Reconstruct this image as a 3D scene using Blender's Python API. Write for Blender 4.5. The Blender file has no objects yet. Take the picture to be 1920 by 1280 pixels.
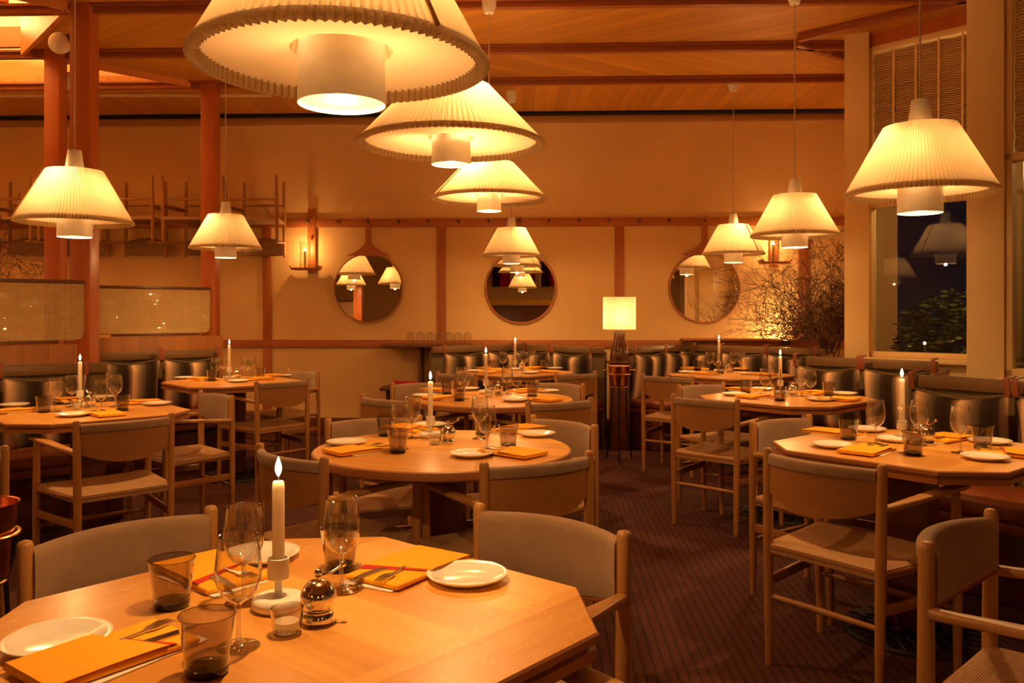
import bpy, bmesh, math, random
from mathutils import Vector, Matrix
random.seed(7)
PI = math.pi
SC = bpy.context.scene
COL = SC.collection
F, Y0, H = 1570.0, 585.0, 1.26            # focal length in px, horizon row, eye height

# ------------------------------------------------------------------ camera, world, exposure
cd = bpy.data.cameras.new('camera'); cam = bpy.data.objects.new('camera', cd); COL.objects.link(cam)
cam.location = (0, 0, H); cam.rotation_euler = (PI/2, 0, 0)
cd.sensor_width = 36; cd.lens = 36*F/1920; cd.shift_y = -(640-Y0)/1920; cd.clip_start = .05
SC.camera = cam
SC.view_settings.view_transform = 'Standard'; SC.view_settings.look = 'None'
SC.view_settings.gamma = 1; SC.view_settings.exposure = 1.0; SC.view_settings.use_curve_mapping = False
SC.cycles.use_denoising = True
SC.cycles.max_bounces = 10; SC.cycles.transparent_max_bounces = 24; SC.cycles.diffuse_bounces = 4
SC.cycles.glossy_bounces = 4; SC.cycles.sample_clamp_indirect = 6; SC.cycles.blur_glossy = .5
SC.cycles.caustics_refractive = False; SC.cycles.caustics_reflective = False
w = bpy.data.worlds.new('world'); SC.world = w; w.use_nodes = True
w.node_tree.nodes['Background'].inputs[0].default_value = (.25, .32, .5, 1)
w.node_tree.nodes['Background'].inputs[1].default_value = .006
WARM = (1, .54, .19)
POW_IN, POW_DOWN, POW_FILL, POW_UP = 1.6, 4.4, 3.6, 12.5       # watts: in the shade, from the mouth, open glow
POW_CANDLE = .85

def light(name, loc, power, parent=None, rad=.03, col=WARM, kind='POINT', rot=(0, 0, 0), size=.3, spot=None):
    l = bpy.data.lights.new(name, kind); l.energy = power; l.color = col
    if kind == 'AREA': l.shape = 'DISK'; l.size = size
    else: l.shadow_soft_size = rad
    if kind == 'SPOT': l.spot_size = spot; l.spot_blend = 1.0
    o = bpy.data.objects.new(name, l); COL.objects.link(o)
    o.location = loc; o.rotation_euler = rot
    if parent: o.parent = parent
    return o

# ------------------------------------------------------------------ placement helpers
def at(px, py, z):                       # the point at height z seen at a pixel
    y = (H-z)*F/(py-Y0); return ((px-960)/F*y, y)
def rim(px, py): return at(px, py, .905)
def top(px, py): return at(px, py, .73)
WS, WD = .036, 8.6                       # back wall line: Y + WS*X = WD
WA = -math.atan(WS)
def wallpt(px, off=0.0):
    t = (px-960)/F; d = WD-off*math.sqrt(1+WS*WS)
    y = d/(1+WS*t); return (t*y, y)
def wz(px, py, off=0.0): return H-(py-Y0)*wallpt(px, off)[1]/F

# ------------------------------------------------------------------ mesh builder
class MB:
    def __init__(s): s.bm = bmesh.new(); s.mat = 0
    def _tag(s, faces):
        for f in faces: f.material_index = s.mat; f.smooth = True
    def box(s, c, size, rz=0.0, bev=0.0, M=None, seg=2):
        t = bmesh.new(); bmesh.ops.create_cube(t, size=1)
        bmesh.ops.scale(t, vec=size, verts=t.verts)
        if bev: bmesh.ops.bevel(t, geom=t.edges[:]+t.verts[:], offset=bev, segments=seg, affect='EDGES', profile=.5)
        X = Matrix.Translation(c) @ Matrix.Rotation(rz, 4, 'Z')
        if M is not None: X = Matrix.Translation(c) @ M
        t.transform(X); s.add(t); return s
    def add(s, t):
        vm = {v: s.bm.verts.new(v.co) for v in t.verts}
        fs = []
        for f in t.faces:
            try: fs.append(s.bm.faces.new([vm[v] for v in f.verts]))
            except ValueError: pass
        s._tag(fs); t.free()
    def faces(s, vs, fs):
        v = [s.bm.verts.new(p) for p in vs]; out = []
        for f in fs:
            try: out.append(s.bm.faces.new([v[i] for i in f]))
            except ValueError: pass
        s._tag(out); return s
    def lathe(s, prof, n=32, c=(0, 0, 0), sx=None):
        vs = []; fs = []
        for r, z in prof:
            for k in range(n):
                a = 2*PI*k/n; vs.append((c[0]+r*math.cos(a), c[1]+r*math.sin(a), c[2]+z))
        m = len(prof)
        for i in range(m-1):
            for k in range(n):
                a, b = i*n+k, i*n+(k+1) % n; fs.append((a, b, b+n, a+n))
        if prof[0][0] > 1e-5 and prof[0][0] < .0011 or prof[0][0] < 0: pass
        s.faces(vs, fs); return s
    def disc(s, r, z, n=32, c=(0, 0), up=True):
        idx = list(range(n)); 
        if not up: idx.reverse()
        s.faces([(c[0]+r*math.cos(2*PI*k/n), c[1]+r*math.sin(2*PI*k/n), z) for k in range(n)], [idx]); return s
    def solid(s, prof, n=32, c=(0, 0, 0)):       # closed lathe
        s.lathe(prof, n, c); s.disc(prof[0][0], c[2]+prof[0][1], n, c, False); s.disc(prof[-1][0], c[2]+prof[-1][1], n, c); return s
    def loft(s, rings, cap=True, closed=True):
        n = len(rings[0]); vs = [p for r in rings for p in r]; fs = []
        for i in range(len(rings)-1):
            for k in range(n if closed else n-1):
                a, b = i*n+k, i*n+(k+1) % n; fs.append((a, b, b+n, a+n))
        if cap: fs.append(tuple(range(n-1, -1, -1))); m = (len(rings)-1)*n; fs.append(tuple(range(m, m+n)))
        s.faces(vs, fs); return s
    def tube(s, pts, r, n=10, cap=True):
        pts = [Vector(p) for p in pts]; rs = r if isinstance(r, (list, tuple)) else [r]*len(pts)
        rings = []; up = None
        for i, p in enumerate(pts):
            d = (pts[min(i+1, len(pts)-1)]-pts[max(i-1, 0)]).normalized()
            if up is None: up = d.orthogonal().normalized()
            up = (up-d*up.dot(d)).normalized(); q = d.cross(up)
            rings.append([p+(up*math.cos(2*PI*k/n)+q*math.sin(2*PI*k/n))*rs[i] for k in range(n)])
        s.loft(rings, cap); return s
    def post(s, a, b, ra, rm, rb, n=14, round_top=True):   # turned leg with domed end
        a, b = Vector(a), Vector(b); P = []; R = []
        for t in (0, .15, .4, .6, .85): P.append(a.lerp(b, t)); R.append(ra+(rm-ra)*min(1, t/.5) if t < .5 else rm+(rb-rm)*(t-.5)/.5)
        L = (b-a).length
        for dz, k in ((.014, 1), (.007, .93), (.002, .72), (0, .4)):
            P.append(b-(b-a).normalized()*dz); R.append(rb*k)
        s.tube(P, R, n); return s
    def sphere(s, r, c=(0, 0, 0), n=20, sc=(1, 1, 1)):
        t = bmesh.new(); bmesh.ops.create_uvsphere(t, u_segments=n, v_segments=n//2+2, radius=r)
        bmesh.ops.scale(t, vec=sc, verts=t.verts); bmesh.ops.translate(t, vec=c, verts=t.verts); s.add(t); return s
    def poly(s, pts, z0, z1, bev=0.0, inset=0.0):            # extruded convex polygon, bottom inset
        n = len(pts); cx = sum(p[0] for p in pts)/n; cy = sum(p[1] for p in pts)/n
        def ring(k, z):
            out = []
            for x, y in pts:
                d = math.hypot(x-cx, y-cy); f = (d-k)/d; out.append((cx+(x-cx)*f, cy+(y-cy)*f, z))
            return out
        rings = [ring(inset, z0), ring(bev*.3, z0+min(inset, (z1-z0)*.7) if inset else z0+bev)]
        if bev: rings += [ring(0, z1-bev*1.2), ring(bev*.35, z1-bev*.35), ring(bev, z1)]
        else: rings += [ring(0, z1)]
        s.loft(rings); return s

def obj(name, mb, mats, parent=None, loc=None, sharp=38):
    me = bpy.data.meshes.new(name)
    bm = mb.bm; bmesh.ops.recalc_face_normals(bm, faces=bm.faces); bm.to_mesh(me); bm.free()
    me.set_sharp_from_angle(angle=math.radians(sharp))
    for m in (mats if isinstance(mats, (list, tuple)) else [mats]): me.materials.append(m)
    o = bpy.data.objects.new(name, me); COL.objects.link(o)
    if parent: o.parent = parent
    if loc: o.location = loc
    return o
def tag(o, label=None, cat=None, group=None, kind=None):
    if label: o['label'] = label
    if cat: o['category'] = cat
    if group: o['group'] = group
    if kind: o['kind'] = kind
    return o
def thing(name, label, cat, loc=(0, 0, 0), rz=0.0, group=None):
    o = bpy.data.objects.new(name, None); COL.objects.link(o); o.empty_display_size = .1
    o.location = loc; o.rotation_euler = (0, 0, rz); return tag(o, label, cat, group)
def struct(name, mb, mats, parent=None, loc=None):
    o = obj(name, mb, mats, parent, loc)
    if not parent: o['kind'] = 'structure'
    return o
KIDS = {}
def copy_tree(o, parent=None):
    c = o.copy(); COL.objects.link(c); c.parent = parent
    for ch in [x for x in COL.objects if x.parent == o]: copy_tree(ch, c)
    return c

# ------------------------------------------------------------------ materials
def newmat(name):
    m = bpy.data.materials.new(name); m.use_nodes = True; nt = m.node_tree
    return m, nt, nt.nodes['Principled BSDF']
class NT:
    def __init__(s, nt): s.nt = nt
    def n(s, kind, **kw):
        x = s.nt.nodes.new(kind)
        for k, v in kw.items(): setattr(x, k, v)
        return x
    def l(s, a, b): s.nt.links.new(a, b)
    def math(s, op, a, b=None, c=None):
        x = s.n('ShaderNodeMath', operation=op)
        for i, v in enumerate((a, b, c)):
            if v is None: continue
            if isinstance(v, (int, float)): x.inputs[i].default_value = v
            else: s.l(v, x.inputs[i])
        return x.outputs[0]
    def coords(s, rz=0.0, scale=(1, 1, 1)):
        tc = s.n('ShaderNodeTexCoord'); mp = s.n('ShaderNodeMapping'); mp.vector_type = 'POINT'
        mp.inputs['Rotation'].default_value = (0, 0, rz); mp.inputs['Scale'].default_value = scale
        s.l(tc.outputs['Object'], mp.inputs[0]); return mp.outputs[0]
    def noise(s, vec, scale, detail=4, rough=.5):
        x = s.n('ShaderNodeTexNoise'); x.inputs['Scale'].default_value = scale; x.inputs['Detail'].default_value = detail
        x.inputs['Roughness'].default_value = rough; s.l(vec, x.inputs['Vector']); return x.outputs['Fac']
    def ramp(s, fac, stops, interp='LINEAR'):
        x = s.n('ShaderNodeValToRGB'); x.color_ramp.interpolation = interp; e = x.color_ramp.elements
        e[0].position, e[0].color = stops[0][0], (*stops[0][1], 1); e[1].position, e[1].color = stops[-1][0], (*stops[-1][1], 1)
        for p, c in stops[1:-1]:
            k = e.new(p); k.color = (*c, 1)
        s.l(fac, x.inputs[0]); return x.outputs[0]
    def bump(s, h, b, strength=.3, dist=.002):
        x = s.n('ShaderNodeBump'); x.inputs['Strength'].default_value = strength; x.inputs['Distance'].default_value = dist
        s.l(h, x.inputs['Height']); s.l(x.outputs[0], b.inputs['Normal'])
def plain(name, col, rough=.5, metal=0.0, noise=0.0, nscale=30, bump=0.0, coat=0.0):
    m, nt, b = newmat(name); N = NT(nt)
    b.inputs['Roughness'].default_value = rough; b.inputs['Metallic'].default_value = metal
    b.inputs['Coat Weight'].default_value = coat
    v = N.coords(); f = N.noise(v, nscale)
    k = noise or .04
    N.l(N.ramp(f, [(.3, tuple(c*(1-k) for c in col)), (.7, tuple(min(1, c*(1+k)) for c in col))]), b.inputs['Base Color'])
    if bump: N.bump(f, b, bump)
    return m
def wood(name, dark, light_, axis='X', rough=.4, plank=0.0, rz=0.0, gap=.02, fleck=0.0, coat=0.0, grain=18, pvar=.35):
    m, nt, b = newmat(name); N = NT(nt)
    b.inputs['Roughness'].default_value = rough; b.inputs['Coat Weight'].default_value = coat; b.inputs['Coat Roughness'].default_value = .2
    v0 = N.coords(rz)
    sep = N.n('ShaderNodeSeparateXYZ'); N.l(v0, sep.inputs[0])
    st = {'X': (.06, 1, 1), 'Y': (1, .06, 1), 'Z': (1, 1, .06)}[axis]
    mp = N.n('ShaderNodeMapping'); mp.inputs['Scale'].default_value = st; N.l(v0, mp.inputs[0]); v = mp.outputs[0]
    rnd = None
    if plank:
        cross = sep.outputs['Y' if axis == 'X' else 'X']
        q = N.math('DIVIDE', cross, plank); idx = N.math('FLOOR', q); fr = N.math('FRACT', q)
        wn = N.n('ShaderNodeTexWhiteNoise', noise_dimensions='1D'); N.l(idx, wn.inputs['W']); rnd = wn.outputs['Value']
        cb = N.n('ShaderNodeCombineXYZ'); off = N.math('MULTIPLY', rnd, 9.0); N.l(off, cb.inputs[0]); N.l(off, cb.inputs[1]); N.l(off, cb.inputs[2])
        ad = N.n('ShaderNodeVectorMath', operation='ADD'); N.l(v, ad.inputs[0]); N.l(cb.outputs[0], ad.inputs[1]); v = ad.outputs[0]
    f1 = N.noise(v, grain, 6, .6); f2 = N.noise(v, grain*7, 3, .5)
    f = N.math('ADD', N.math('MULTIPLY', f1, .7), N.math('MULTIPLY', f2, .3))
    if rnd is not None: f = N.math('ADD', f, N.math('MULTIPLY', N.math('SUBTRACT', rnd, .5), pvar))
    col = N.ramp(f, [(.25, dark), (.75, light_)])
    if fleck:
        fl = N.n('ShaderNodeTexWave', wave_type='BANDS', bands_direction='X'); fl.inputs['Scale'].default_value = 30
        fl.inputs['Distortion'].default_value = 12; fl.inputs['Detail'].default_value = 2; fl.inputs['Detail Scale'].default_value = 1.4
        mp2 = N.n('ShaderNodeMapping'); mp2.inputs['Scale'].default_value = {'X': (1, .5, 1), 'Y': (.5, 1, 1), 'Z': (1, 1, 1)}[axis]; N.l(v0, mp2.inputs[0]); N.l(mp2.outputs[0], fl.inputs[0])
        g = N.math('MULTIPLY', N.math('MULTIPLY', N.math('GREATER_THAN', fl.outputs['Fac'], .955), N.math('GREATER_THAN', N.noise(v0, 22, 2), .54)), fleck)
        mx = N.n('ShaderNodeMix', data_type='RGBA'); N.l(g, mx.inputs[0]); N.l(col, mx.inputs[6]); mx.inputs[7].default_value = (.95, .68, .38, 1); col = mx.outputs[2]
    if plank and gap:
        g = N.math('LESS_THAN', fr, gap)
        mx = N.n('ShaderNodeMix', data_type='RGBA'); N.l(g, mx.inputs[0]); N.l(col, mx.inputs[6]); mx.inputs[7].default_value = (*[c*.35 for c in dark], 1); col = mx.outputs[2]
    N.l(col, b.inputs['Base Color']); N.bump(f2, b, .08, .001); return m
def glassy(name, tint, ior=1.5, rough=0.0, refl=1.0):
    m = bpy.data.materials.new(name); m.use_nodes = True; nt = m.node_tree; nt.nodes.clear(); N = NT(nt)
    o = N.n('ShaderNodeOutputMaterial'); mx = N.n('ShaderNodeMixShader'); tr = N.n('ShaderNodeBsdfTransparent'); gl = N.n('ShaderNodeBsdfGlossy')
    lw = N.n('ShaderNodeLayerWeight'); f5 = N.math('POWER', lw.outputs['Facing'], 2.8); r0 = ((ior-1)/(ior+1))**2; tr.inputs[0].default_value = (*tint, 1); gl.inputs['Roughness'].default_value = rough
    k = N.math('MINIMUM', N.math('MULTIPLY', N.math('ADD', N.math('MULTIPLY', f5, .8), r0), refl), .95)
    N.l(k, mx.inputs[0]); N.l(tr.outputs[0], mx.inputs[1]); N.l(gl.outputs[0], mx.inputs[2]); N.l(mx.outputs[0], o.inputs[0]); return m
def translucent(name, col, tf=.5, emit=0.0):
    m = bpy.data.materials.new(name); m.use_nodes = True; nt = m.node_tree; nt.nodes.clear(); N = NT(nt)
    o = N.n('ShaderNodeOutputMaterial'); mx = N.n('ShaderNodeMixShader'); d = N.n('ShaderNodeBsdfDiffuse'); t = N.n('ShaderNodeBsdfTranslucent')
    v = N.coords(); f = N.noise(v, 25); c = N.ramp(f, [(.3, tuple(x*.97 for x in col)), (.7, col)])
    N.l(c, d.inputs[0]); N.l(c, t.inputs[0]); mx.inputs[0].default_value = tf
    N.l(d.outputs[0], mx.inputs[1]); N.l(t.outputs[0], mx.inputs[2]); N.l(mx.outputs[0], o.inputs[0]); return m
def emissive(name, col, st):
    m, nt, b = newmat(name); b.inputs['Emission Color'].default_value = (*col, 1); b.inputs['Emission Strength'].default_value = st
    b.inputs['Base Color'].default_value = (.10, .07, .03, 1); return m

def pleated(name, col, tf, n):       # paper whose valley folds are doubled and let less light through
    m = bpy.data.materials.new(name); m.use_nodes = True; nt = m.node_tree; nt.nodes.clear(); N = NT(nt)
    o = N.n('ShaderNodeOutputMaterial'); mx = N.n('ShaderNodeMixShader'); d = N.n('ShaderNodeBsdfDiffuse'); t = N.n('ShaderNodeBsdfTranslucent')
    tc = N.n('ShaderNodeTexCoord'); sp = N.n('ShaderNodeSeparateXYZ'); N.l(tc.outputs['Object'], sp.inputs[0])
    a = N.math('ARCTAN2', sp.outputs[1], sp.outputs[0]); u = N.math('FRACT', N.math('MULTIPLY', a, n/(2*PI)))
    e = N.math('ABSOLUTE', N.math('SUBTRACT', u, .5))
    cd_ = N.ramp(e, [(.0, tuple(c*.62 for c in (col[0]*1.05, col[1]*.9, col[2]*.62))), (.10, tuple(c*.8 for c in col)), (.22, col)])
    N.l(cd_, d.inputs[0]); N.l(cd_, t.inputs[0]); mx.inputs[0].default_value = tf
    N.l(d.outputs[0], mx.inputs[1]); N.l(t.outputs[0], mx.inputs[2]); N.l(mx.outputs[0], o.inputs[0]); return m
M = {}
M['wall'] = plain('wall_paint', (.80, .54, .25), .85, noise=.05, nscale=1.3)
M['post'] = wood('post_wood', (.40, .095, .024), (.56, .16, .04), 'Z', .4, grain=14)
M['trim'] = wood('trim_wood', (.36, .11, .026), (.50, .165, .04), 'X', .5, grain=12)
M['trimz'] = wood('trim_wood_upright', (.36, .11, .026), (.50, .165, .04), 'Z', .5, grain=12)
M['cornice'] = wood('cornice_wood', (.42, .20, .07), (.5, .25, .09), 'X', .6)
M['beam'] = wood('beam_wood', (.24, .06, .02), (.36, .10, .03), 'X', .4)
M['fascia'] = wood('fascia_wood', (.62, .22, .05), (.75, .30, .08), 'X', .5)
cl = dict(dark=(.44, .18, .022), light_=(.66, .30, .042), rough=.45, plank=.105, gap=.03, pvar=.3)
M['ceilA'] = wood('ceiling_boards_straight', axis='Y', rz=0, **cl)
M['ceilB'] = wood('ceiling_boards_diagonal', axis='Y', rz=math.radians(56), **cl)
M['ceilC'] = wood('ceiling_boards_other_diagonal', axis='Y', rz=math.radians(-56), **cl)
M['oak'] = wood('oak_chair', (.34, .15, .04), (.52, .25, .075), 'Z', .42, grain=16)
M['oakx'] = wood('oak_chair_cross', (.27, .11, .028), (.42, .19, .052), 'X', .42, grain=12)
M['tabx'] = wood('oak_table_x', (.60, .27, .055), (.88, .48, .12), 'X', .34, plank=.13, gap=.0, coat=.1, grain=10, pvar=.5)
M['taby'] = wood('oak_table_y', (.58, .26, .05), (.84, .44, .105), 'Y', .34, plank=.31, gap=0, coat=.1, grain=10, fleck=.35)
M['tabedge'] = wood('oak_table_edge', (.34, .13, .045), (.46, .19, .065), 'X', .4)
M['dark'] = wood('dark_stained_wood', (.10, .028, .013), (.17, .05, .02), 'Z', .35)
M['panelz'] = wood('partition_boards', (.30, .11, .02), (.43, .17, .035), 'Z', .5, plank=.14, gap=.015)
M['iron'] = plain('cast_iron', (.035, .022, .017), .5, .6)
M['white'] = plain('white_lacquer', (.93, .89, .82), .4)
M['plate'] = plain('white_porcelain', (.88, .84, .78), .12, coat=.3)
M['holder'] = plain('white_stone_holder', (.84, .80, .74), .35, noise=.05, nscale=60)
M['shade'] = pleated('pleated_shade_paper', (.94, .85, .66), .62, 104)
M['diff'] = translucent('opal_diffuser', (.78, .64, .48), .36)
M['lampshade'] = translucent('linen_lampshade', (.92, .82, .62), .55)
M['seam'] = plain('shade_seam', (.62, .36, .12), .6)
M['bulbdisc'] = emissive('lit_lamp_mouth', (1, .74, .27), .8)
M['cord'] = plain('lamp_cord', (.62, .50, .36), .5)
M['wax'] = translucent('candle_wax', (.92, .84, .70), .45)
M['flame'] = emissive('candle_flame', (1, .74, .34), 14)
M['wick'] = plain('wick', (.02, .015, .01), .9)
M['glass'] = glassy('clear_glass', (.93, .915, .90), 1.62, 0.02, 2.3)
M['smoke'] = glassy('smoked_glass', (.60, .53, .54), 1.5, 0.02, 2.2)
M['smokebase'] = glassy('smoked_glass_base', (.13, .085, .09), 1.5, 0, 1.2)
M['pane'] = glassy('window_pane', (.82, .86, .82), 1.52, 0, 1.8)
M['screenglass'] = glassy('screen_pane', (.95, .94, .9), 1.5, 0, 1.2)
M['chrome'] = plain('polished_steel', (.80, .77, .73), .08, 1)
M['steel'] = plain('cutlery_steel', (.72, .68, .62), .2, 1)
M['copper'] = plain('polished_copper', (.80, .36, .20), .18, 1, noise=.06)
M['mirror'] = plain('mirror_silver', (.90, .87, .82), .0, 1)
M['leather'] = plain('red_brown_leather', (.27, .07, .03), .5, noise=.12, nscale=40)
M['seat'] = plain('bench_seat_leather', (.30, .085, .03), .45, noise=.1, nscale=20)
M['maroon'] = plain('maroon_felt', (.16, .02, .025), .9)
M['canvas'] = plain('bench_canvas', (.16, .105, .048), .9, noise=.12, nscale=60)
M['rail'] = wood('bench_rail_wood', (.14, .075, .03), (.22, .12, .05), 'X', .4)
M['napkin'] = plain('orange_napkin', (.92, .41, .004), .85, noise=.06, nscale=300, bump=.15)
M['lining'] = plain('red_lining', (.50, .02, .012), .8)
M['paper'] = plain('white_card', (.86, .82, .78), .6)
M['cream'] = plain('cream_frame', (.88, .66, .34), .5, noise=.03, nscale=2)
M['creamwell'] = plain('cream_plaster', (.80, .66, .42), .8)
M['twig'] = plain('dry_twig', (.17, .085, .04), .8, noise=.3, nscale=80)
M['leaf'] = plain('dark_leaf', (.06, .10, .03), .3, noise=.4, nscale=8)
M['soil'] = plain('outdoor_ground', (.02, .018, .012), .9)
M['clay'] = plain('clay_pot', (.25, .12, .06), .7)
M['brownglaze'] = plain('brown_glazed_lamp', (.10, .035, .015), .18, coat=.6)
M['brass'] = plain('brass', (.6, .38, .15), .3, 1)
M['gapshade'] = plain('painted_gap_shade', (.006, .003, .002), .9)
def _fabric():
    m, nt, b = newmat('grey_wool'); N = NT(nt); b.inputs['Roughness'].default_value = .95
    v = N.coords(); f = N.noise(v, 900, 2, .7); g = N.noise(v, 14, 3); h = N.math('ADD', N.math('MULTIPLY', f, .7), N.math('MULTIPLY', g, .3))
    N.l(N.ramp(h, [(.3, (.22, .125, .07)), (.7, (.42, .265, .16))]), b.inputs['Base Color']); N.bump(f, b, .25, .001)
    b.inputs['Sheen Weight'].default_value = .3; return m
M['wool'] = _fabric()
def _cordseat():
    m, nt, b = newmat('woven_paper_cord'); N = NT(nt); b.inputs['Roughness'].default_value = .8
    tc = N.n('ShaderNodeTexCoord'); sp = N.n('ShaderNodeSeparateXYZ'); N.l(tc.outputs['Object'], sp.inputs[0])
    x = sp.outputs[0]; y = N.math('SUBTRACT', sp.outputs[1], .21)
    ax = N.math('ABSOLUTE', N.math('MULTIPLY', x, .86)); ay = N.math('ABSOLUTE', y)
    sel = N.math('GREATER_THAN', ax, ay)                      # side triangles: cords run along y
    t1 = N.math('FRACT', N.math('MULTIPLY', x, 190)); t2 = N.math('FRACT', N.math('MULTIPLY', y, 190))
    mx = N.n('ShaderNodeMix'); N.l(sel, mx.inputs[0]); N.l(t2, mx.inputs[2]); N.l(t1, mx.inputs[3])
    h = N.math('SUBTRACT', 1.0, N.math('ABSOLUTE', N.math('SUBTRACT', N.math('MULTIPLY', mx.outputs[0], 2), 1)))
    v = N.coords(); n = N.noise(v, 90, 3)
    c = N.math('ADD', N.math('MULTIPLY', h, .45), N.math('MULTIPLY', n, .55))
    N.l(N.ramp(c, [(.15, (.26, .125, .048)), (.7, (.54, .31, .14))]), b.inputs['Base Color']); N.bump(h, b, .5, .002); return m
M['woven'] = _cordseat()
def _carpet():
    m, nt, b = newmat('striped_carpet'); N = NT(nt); b.inputs['Roughness'].default_value = .95
    v = N.coords(math.radians(2.5)); sp = N.n('ShaderNodeSeparateXYZ'); N.l(v, sp.inputs[0])
    fx = N.math('FRACT', N.math('DIVIDE', sp.outputs[0], .037)); fy = N.math('FRACT', N.math('DIVIDE', sp.outputs[1], .012))
    line = N.math('LESS_THAN', fx, .26); dash = N.math('LESS_THAN', fy, .42)
    n = N.noise(v, 250, 2, .8); g = N.noise(v, 1.2, 3)
    base = N.ramp(N.math('ADD', N.math('MULTIPLY', n, .6), N.math('MULTIPLY', g, .4)), [(.25, (.06, .012, .010)), (.75, (.125, .028, .021))])
    mx = N.n('ShaderNodeMix', data_type='RGBA'); N.l(N.math('MULTIPLY', dash, .42), mx.inputs[0]); N.l(base, mx.inputs[6]); mx.inputs[7].default_value = (.045, .011, .011, 1)
    m2 = N.n('ShaderNodeMix', data_type='RGBA'); N.l(N.math('MULTIPLY', line, .75), m2.inputs[0]); N.l(mx.outputs[2], m2.inputs[6]); m2.inputs[7].default_value = (.022, .005, .005, 1)
    N.l(m2.outputs[2], b.inputs['Base Color']); N.bump(n, b, .4, .004); return m
M['carpet'] = _carpet()
def _stripes():
    m, nt, b = newmat('striped_cushion_fabric'); N = NT(nt); b.inputs['Roughness'].default_value = .95; b.inputs['Specular IOR Level'].default_value = .15
    tc = N.n('ShaderNodeTexCoord'); sp = N.n('ShaderNodeSeparateXYZ'); N.l(tc.outputs['Object'], sp.inputs[0])
    u = N.math('FRACT', N.math('MULTIPLY', N.math('ADD', sp.outputs[0], .27), 4.6))
    k = [(0, (.035, .02, .012)), (.14, (.05, .03, .018)), (.25, (.30, .18, .10)), (.34, (.95, .62, .36)), (.43, (.72, .47, .28)), (.54, (.38, .26, .17)), (.64, (.20, .145, .10)), (.82, (.055, .036, .022)), (1, (.035, .02, .012))]
    c = N.ramp(u, k); v = N.coords(); n = N.noise(v, 500, 2)
    mx = N.n('ShaderNodeMix', data_type='RGBA', blend_type='MULTIPLY'); mx.inputs[0].default_value = .35; N.l(c, mx.inputs[6]); N.l(n, mx.inputs[7])
    N.l(mx.outputs[2], b.inputs['Base Color']); N.bump(n, b, .2, .001); return m
M['stripe'] = _stripes()
def _cane(name, cell, c1):
    m = bpy.data.materials.new(name); m.use_nodes = True; nt = m.node_tree; N = NT(nt); b = nt.nodes['Principled BSDF']; b.inputs['Roughness'].default_value = .7
    tc = N.n('ShaderNodeTexCoord'); sp = N.n('ShaderNodeSeparateXYZ'); N.l(tc.outputs['Object'], sp.inputs[0])
    fx = N.math('FRACT', N.math('DIVIDE', sp.outputs[0], cell)); fz = N.math('FRACT', N.math('DIVIDE', sp.outputs[2], cell))
    hole = N.math('MULTIPLY', N.math('LESS_THAN', N.math('ABSOLUTE', N.math('SUBTRACT', fx, .5)), .24), N.math('LESS_THAN', N.math('ABSOLUTE', N.math('SUBTRACT', fz, .5)), .22))
    v = N.coords(); n = N.noise(v, 40, 3)
    N.l(N.ramp(n, [(.3, tuple(x*.85 for x in c1)), (.7, c1)]), b.inputs['Base Color'])
    N.l(N.math('SUBTRACT', 1.0, N.math('MULTIPLY', hole, .85)), b.inputs['Alpha']); return m
M['cane'] = _cane('woven_cane', .0135, (.92, .70, .38))
def _blind():
    m = bpy.data.materials.new('fringe_blind'); m.use_nodes = True; nt = m.node_tree; N = NT(nt); b = nt.nodes['Principled BSDF']; b.inputs['Roughness'].default_value = .8
    v = N.coords(); 
    wv = N.n('ShaderNodeTexWave', wave_type='BANDS', bands_direction='Z'); wv.inputs['Scale'].default_value = 20; wv.inputs['Distortion'].default_value = 5; wv.inputs['Detail'].default_value = 2; wv.inputs['Detail Scale'].default_value = .35
    N.l(v, wv.inputs[0]); n = N.noise(v, 60, 3)
    f = N.math('ADD', N.math('MULTIPLY', wv.outputs['Fac'], .75), N.math('MULTIPLY', n, .25))
    N.l(N.ramp(f, [(.2, (.12, .075, .035)), (.6, (.66, .42, .19))]), b.inputs['Base Color'])
    N.l(N.ramp(f, [(.10, (.0, .0, .0)), (.22, (1, 1, 1))]), b.inputs['Alpha']); N.bump(f, b, .6, .01); return m
M['blind'] = _blind()
def _curtain():
    m, nt, b = newmat('red_white_curtain'); N = NT(nt); b.inputs['Roughness'].default_value = .9
    tc = N.n('ShaderNodeTexCoord'); sp = N.n('ShaderNodeSeparateXYZ'); N.l(tc.outputs['Object'], sp.inputs[0])
    u = N.math('FRACT', N.math('MULTIPLY', sp.outputs[0], 1.6))
    N.l(N.ramp(u, [(0, (.5, .01, .02)), (.38, (.5, .01, .02)), (.42, (.75, .68, .6)), (.62, (.75, .68, .6)), (.66, (.04, .01, .02)), (.95, (.04, .01, .02))], 'CONSTANT'), b.inputs['Base Color']); return m
M['curtain'] = _curtain()
M['yellow'] = plain('yellow_band', (.75, .42, .04), .7)

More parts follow.
